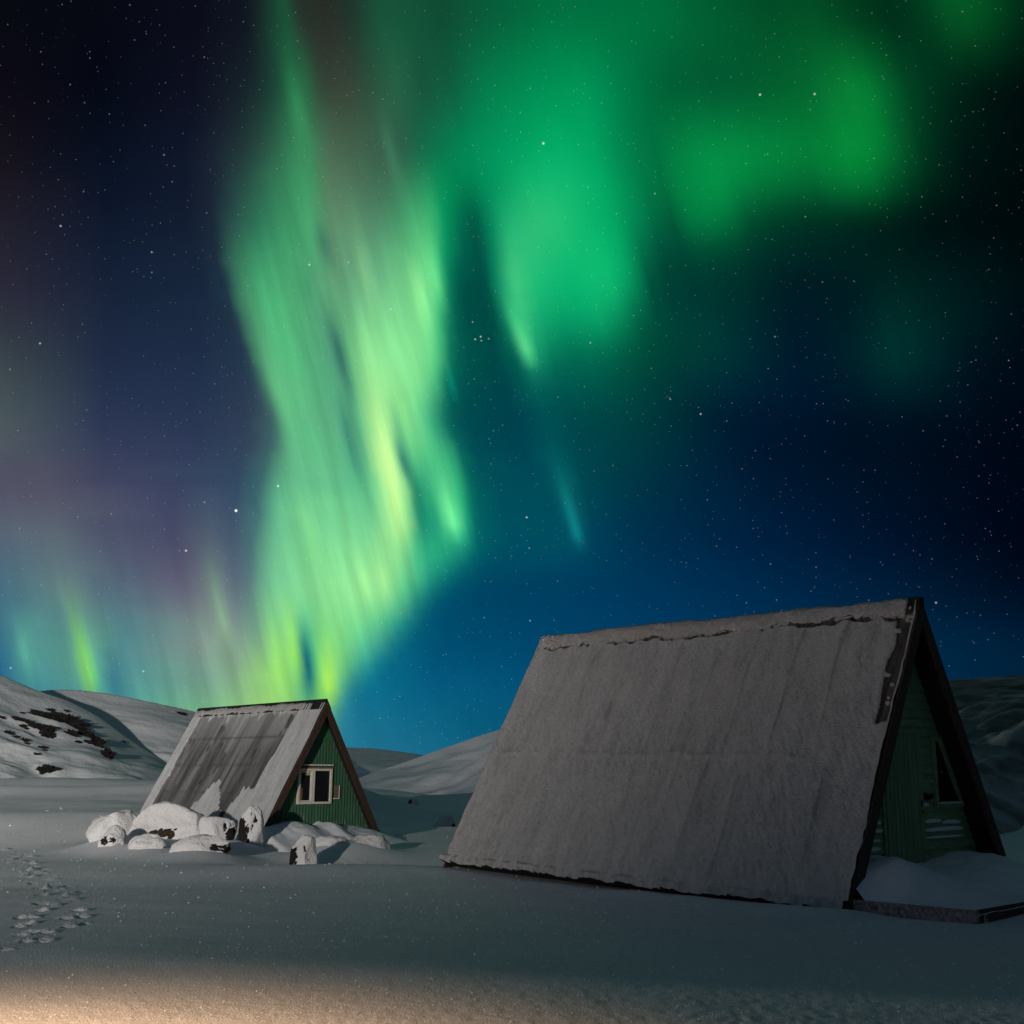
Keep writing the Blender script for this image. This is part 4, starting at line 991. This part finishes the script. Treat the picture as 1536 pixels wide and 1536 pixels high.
# ------------------------------------------------------------------ boulders
GR = 'snow covered boulders in front of the small cabin'
INFO = {
 'big_mound': ('broad rounded snow covered boulder at the left end of the boulder row', 3.0, [(-0.9, -0.3, -0.35, 0.22)], 0.30),
 'bare_face': ('blocky snow capped boulder with a wide bare mossy front face', 5.0, [(0.20, -1.0, -0.05, 0.30)], 0.20),
 'upright': ('upright snow plastered boulder with a bare strip down its right edge', 4.0, [(0.95, -0.35, 0.05, 0.34)], 0.25),
 'pointed': ('narrow pointed boulder dusted with snow against the corner of the small roof', 3.4, [(-0.85, -0.5, -0.25, 0.55), (0.3, -0.8, 0.6, 0.10)], -0.25),
 'low_knob': ('small low stone with dark specks, in front of the broad rounded boulder', 2.6, [(-0.5, -0.8, 0.05, 0.26), (0.1, -0.9, 0.0, 0.16)], 0.2),
 'low_swell': ('low smooth snow covered stone without any bare rock', 2.4, [], 0.2),
 'low_long': ('long low snow covered boulder with a dark tip at its right end', 2.6, [(0.97, -0.15, -0.1, 0.22), (0.75, -0.6, 0.2, 0.10)], 0.2),
 'block': ('squat block boulder with snow face and dark bare left side, nearest below the window', 5.0, [(-0.98, -0.2, -0.1, 0.55), (0.2, -0.9, 0.6, 0.08)], -0.1),
 'dome_left': ('shadowed snow dome with a dark hollow low on its right', 2.05, [(0.7, -0.7, -0.1, 0.13)], 0.1),
 'dome_right': ('shadowed round snow covered boulder beside the right foot of the small roof', 2.05, [(-0.75, -0.6, 0.1, 0.10), (-0.6, -0.75, -0.15, 0.08)], 0.1),
 'far_stone': ('lone white capped stone with dark ends on the flat snow between the cabins', 2.6, [(0.97, -0.2, -0.2, 0.4), (-0.95, -0.2, -0.1, 0.25)], 0.1),
 'far_pebble': ('tiny white capped stone in the distant dip between two snow mounds', 2.6, [(-0.9, -0.3, 0.3, 0.6)], 0.1),
}
def boulder(key, x0, x1, top, base, Y, idx):
    label, pw, bare, lean = INFO[key]
    pb = at((x0 + x1) / 2, base, Y); gx, gy = pb[0], pb[1]
    zb = min(float(zg(np.array([gx]), np.array([gy]))[0]), pb[2])
    s = Y / FPX / ray((x0 + x1) / 2, base)[1] * 1.0
    wdt = (x1 - x0) * s / 2; ztop = at((x0 + x1) / 2, top, Y)[2]
    hgt = max(0.12, ztop - zb)
    n = 34
    th = np.linspace(0, math.pi, n); ph = np.linspace(0, 2 * math.pi, 2 * n + 1)
    T_, Ph = np.meshgrid(th, ph, indexing='ij')
    v = np.stack([np.sin(T_) * np.cos(Ph), np.sin(T_) * np.sin(Ph), np.cos(T_)], -1)
    v[:, -1] = v[:, 0]
    hgt = max(0.10, hgt - 0.10 * min(1.0, wdt / 0.45)) * (1.35 if key in ('low_swell', 'low_long', 'low_knob') else 1.0)
    dim = np.array([wdt * 0.97, wdt * (0.75 if key != 'low_long' else 0.5), hgt * 0.66])
    se = v / (np.sum(np.abs(v) ** pw, -1, keepdims=True) ** (1 / pw))
    sd = 200 + idx * 13
    rp = np.random.default_rng(sd)
    for _ in range(11):      # split faces
        pn = rp.normal(size=3); pn[2] *= 0.7; pn /= np.linalg.norm(pn)
        pd = rp.uniform(0.70, 0.92)
        se = se - np.maximum(0, se @ pn - pd)[..., None] * 0.92 * pn
    n1 = fbm(v[..., 0] * 1.1 + idx, v[..., 1] * 1.1, v[..., 2] * 1.1, 2, sd)
    n2 = fbm(v[..., 0] * 5 + idx, v[..., 1] * 5, v[..., 2] * 5, 3, sd + 5)
    n3 = fbm(v[..., 0] * 9 + idx, v[..., 1] * 9, v[..., 2] * 15, 2, sd + 9)
    q = np.zeros(T_.shape)
    for (a, b_, c, r_) in bare:
        d = np.array([a, b_, c]); d = d / np.linalg.norm(d)
        q = np.maximum(q, sm((r_ + 0.13 * n2 + 0.12 * n3 - np.linalg.norm(v - d, axis=-1) * 0.7) / 0.06 + 0.5))
    if key == 'bare_face':     # wide ragged opening on the front
        q = sm((0.40 + 0.10 * n3 - np.abs(v[..., 0] - 0.08)) / 0.06) * sm((0.17 + 0.14 * n3 + 0.05 * n2 - np.abs(v[..., 2] + 0.06)) / 0.05) * (v[..., 1] < 0)
    def shape(off, rough):
        k = 1 + 0.13 * n1 + rough * n2
        P = se * k[..., None]
        P = P * dim
        P[..., :2] *= (1 + 0.12 * np.clip(-se[..., 2:3] + 0.1, -0.6, 1))
        P[..., 0] += lean * 0.35 * wdt * np.clip(P[..., 2] / hgt, -0.2, 1) 
        nn = v / np.array([1, 1, 1])
        P = P + nn * off[..., None]
        P[..., 2] += hgt * 0.36
        return P
    up = np.clip(v[..., 2], -0.2, 1)
    sc_ = min(1.0, wdt / 0.55)
    rockP = shape(np.zeros_like(q), 0.05)
    capP = shape((0.026 + 0.05 * np.clip(up, 0, 1) + 0.018 * n1 + 0.012 * n3) * sc_ * (1 - q) - 0.07 * sc_ * q, 0.022)
    root = empty('boulder', (gx, gy, zb))
    tag(root, label, 'boulder', GR)
    def fin(name, P, mat, par):
        o = link(name, grid_mesh(name, P, flip=True), mat, par)
        bm = bmesh.new(); bm.from_mesh(o.data); bmesh.ops.remove_doubles(bm, verts=bm.verts, dist=1e-5); bmesh.ops.recalc_face_normals(bm, faces=bm.faces)
        bm.to_mesh(o.data); bm.free(); return o
    fin('stone', rockP, M['moss'] if key == 'bare_face' else M['rock'], root)
    fin('snow_cap', capP, M['cap'], root)
for i, bd in enumerate(BOULD): boulder(*bd, i)

# ------------------------------------------------------------------ dark rocks showing through the left hill
OG = 'dark rocks showing through the snow of the left hill'
OUT = [
 (43, 79, 1069, 1079, 'long thin dark ledge at the top left of the hillside outcrop'),
 (74, 121, 1075, 1092, 'largest dark outcrop on the left hillside, broken by streaks of snow'),
 (45, 77, 1087, 1099, 'ragged dark rock band slanting below the long thin ledge'),
 (62, 79, 1097, 1111, 'small jagged dark rock hanging below the slanting rock band'),
 (97, 114, 1097, 1106, 'small arched dark rock below the largest outcrop'),
 (119, 136, 1097, 1110, 'upper half of the dark rib running down right from the largest outcrop'),
 (134, 151, 1108, 1126, 'lower half of the dark rib running down right from the largest outcrop'),
 (151, 167, 1127, 1142, 'hooked dark rock at the lower end of the rock rib'),
 (62, 83, 1150, 1163, 'isolated dark rock low on the left hillside near the valley floor'),
 (148, 168, 1176, 1189, 'speckled cluster rock at the foot of the hill above the boulder row'),
 (200, 210, 1109, 1120, 'lone snow capped dark stone on the slope left of the small roof'),
 (266, 278, 1069, 1074, 'flat dark stone on the hill crest beside the small roof ridge'),
]
def outcrop(x0, x1, y0, y1, label, i, hill, share=None):
    c = hill.hit((x0 + x1) / 2, (y0 + y1) / 2)
    A_, B_ = hill.hit(x0 + 1, (y0 + y1) / 2), hill.hit(x1 - 1, (y0 + y1) / 2)
    s = np.linalg.norm(c) / FPX
    wdt, hgt = (x1 - x0) * s / 2, (y1 - y0) * s / 2
    n = 26
    th = np.linspace(0, math.pi, n); ph = np.linspace(0, 2 * math.pi, 2 * n + 1)
    T_, Ph = np.meshgrid(th, ph, indexing='ij')
    v = np.stack([np.sin(T_) * np.cos(Ph), np.sin(T_) * np.sin(Ph), np.cos(T_)], -1); v[:, -1] = v[:, 0]
    pw = 2.6
    se = v / (np.sum(np.abs(v) ** pw, -1, keepdims=True) ** (1 / pw))
    n1 = fbm(v[..., 0] * 2.6 + i * 3.1, v[..., 1] * 2.6, v[..., 2] * 4.5, 4, 300 + i * 7, 0.7)
    P = se * (1 + 0.55 * n1)[..., None] * np.array([wdt * 1.0, min(wdt, hgt * 1.2) * 0.7, hgt * 0.95])
    # follow the slant of the slope
    sl = math.atan2(-(y1 - y0) * 0.5, (x1 - x0)) if i in (2, 5, 6) else math.radians(-8)
    c_, s_ = math.cos(sl), math.sin(sl)
    P = np.stack([P[..., 0] * c_ - P[..., 2] * s_, P[..., 1], P[..., 0] * s_ + P[..., 2] * c_], -1)
    az = math.atan2(c[0], c[1])
    ca, sa = math.cos(-az), math.sin(-az)
    P = np.stack([P[..., 0] * ca - P[..., 1] * sa, P[..., 0] * sa + P[..., 1] * ca, P[..., 2]], -1)
    o = link('rock_outcrop', grid_mesh('rock_outcrop', P, flip=True), M['rock'])
    bm = bmesh.new(); bm.from_mesh(o.data); bmesh.ops.remove_doubles(bm, verts=bm.verts, dist=1e-5); bmesh.ops.recalc_face_normals(bm, faces=bm.faces)
    for f in bm.faces: f.smooth = False
    bm.to_mesh(o.data); bm.free()
    o.location = c + np.array([math.sin(az), math.cos(az), 0]) * (min(wdt, hgt * 1.2) * 0.12)
    tag(o, label, 'rock', share or OG)
for i, a in enumerate(OUT): outcrop(*a, i, H1 if i < 10 or i == 10 else H2)
SP_ = [(33, 1070), (29, 1080), (36, 1082), (42, 1084), (33, 1090), (38, 1093), (23, 1106), (36, 1111), (40, 1116), (63, 1122), (67, 1126), (117, 1114), (132, 1114), (74, 1170), (78, 1176), (95, 1169), (2, 1077), (22, 1078), (99, 1067), (75, 1066), (185, 1113), (56, 1132), (12, 1100), (172, 1172), (166, 1174)]
for i, (px, py) in enumerate(SP_):
    r_ = 2.2 + (i * 7 % 5) * 0.45
    outcrop(px - r_ * 1.3, px + r_ * 1.3, py - r_ * 0.7, py + r_ * 0.7, 'tiny dark stone poking through the snow of the left hillside', 30 + i, H1, 'tiny dark stones scattered over the left hillside')

# ------------------------------------------------------------------ frost crystals lying on the snow
rg = np.random.default_rng(11)
N = 8500
az = np.radians(rg.uniform(-30, 30, N)); d = 1 / rg.uniform(1 / 40, 1 / 7.2, N)
x, y = d * np.sin(az), d * np.cos(az); z = full_ground(x, y) + 0.004
size = 0.0062 * (d / 9) ** 0.9 * np.clip(rg.lognormal(0, 0.3, N), 0.5, 1.5)
ctr = np.stack([x, y, z], 1)
K = 260      # some on the big roof
a_ = BIG['slope']; uu, tt_ = rg.uniform(0.1, BIG['L'] - 0.1, K), rg.uniform(0.3, 4.9, K)
loc_ = np.stack([-tt_ * math.cos(a_) - 0.13 * math.sin(a_), uu, BIG['h'] - tt_ * math.sin(a_) + 0.13 * math.cos(a_)], 1)
Rm = np.array(root_mat(BIG)); ctr = np.concatenate([ctr, loc_ @ Rm[:3, :3].T + Rm[:3, 3]])
size = np.concatenate([size, 0.006 * rg.lognormal(0, 0.3, K)]); N += K
tl = rg.uniform(0, 1, N) * 0.9; ta = rg.uniform(0, 2 * math.pi, N)
nrm = np.stack([np.sin(tl) * np.cos(ta), np.sin(tl) * np.sin(ta), np.cos(tl)], 1)
e1 = np.cross(nrm, rg.normal(size=(N, 3))); e1 /= np.linalg.norm(e1, axis=1, keepdims=True); e2 = np.cross(nrm, e1)
V = np.concatenate([(ctr + nrm * 0.4 * size[:, None] + size[:, None] * (math.cos(k * math.pi / 3) * e1 + math.sin(k * math.pi / 3) * e2))[:, None] for k in range(6)], 1).reshape(-1, 3)
me = bpy.data.meshes.new('frost_sparkles'); me.from_pydata(V.tolist(), [], [tuple(range(i * 6, i * 6 + 6)) for i in range(N)])
m, t, b = material('ice_crystal')
b.inputs['Base Color'].default_value = (0.95, 0.96, 0.97, 1); b.inputs['Metallic'].default_value = 0.4; b.inputs['Roughness'].default_value = 0.22
o = link('frost_sparkles', me, m)
tag(o, 'glittering frost crystals scattered over the snow', 'frost', kind='stuff')
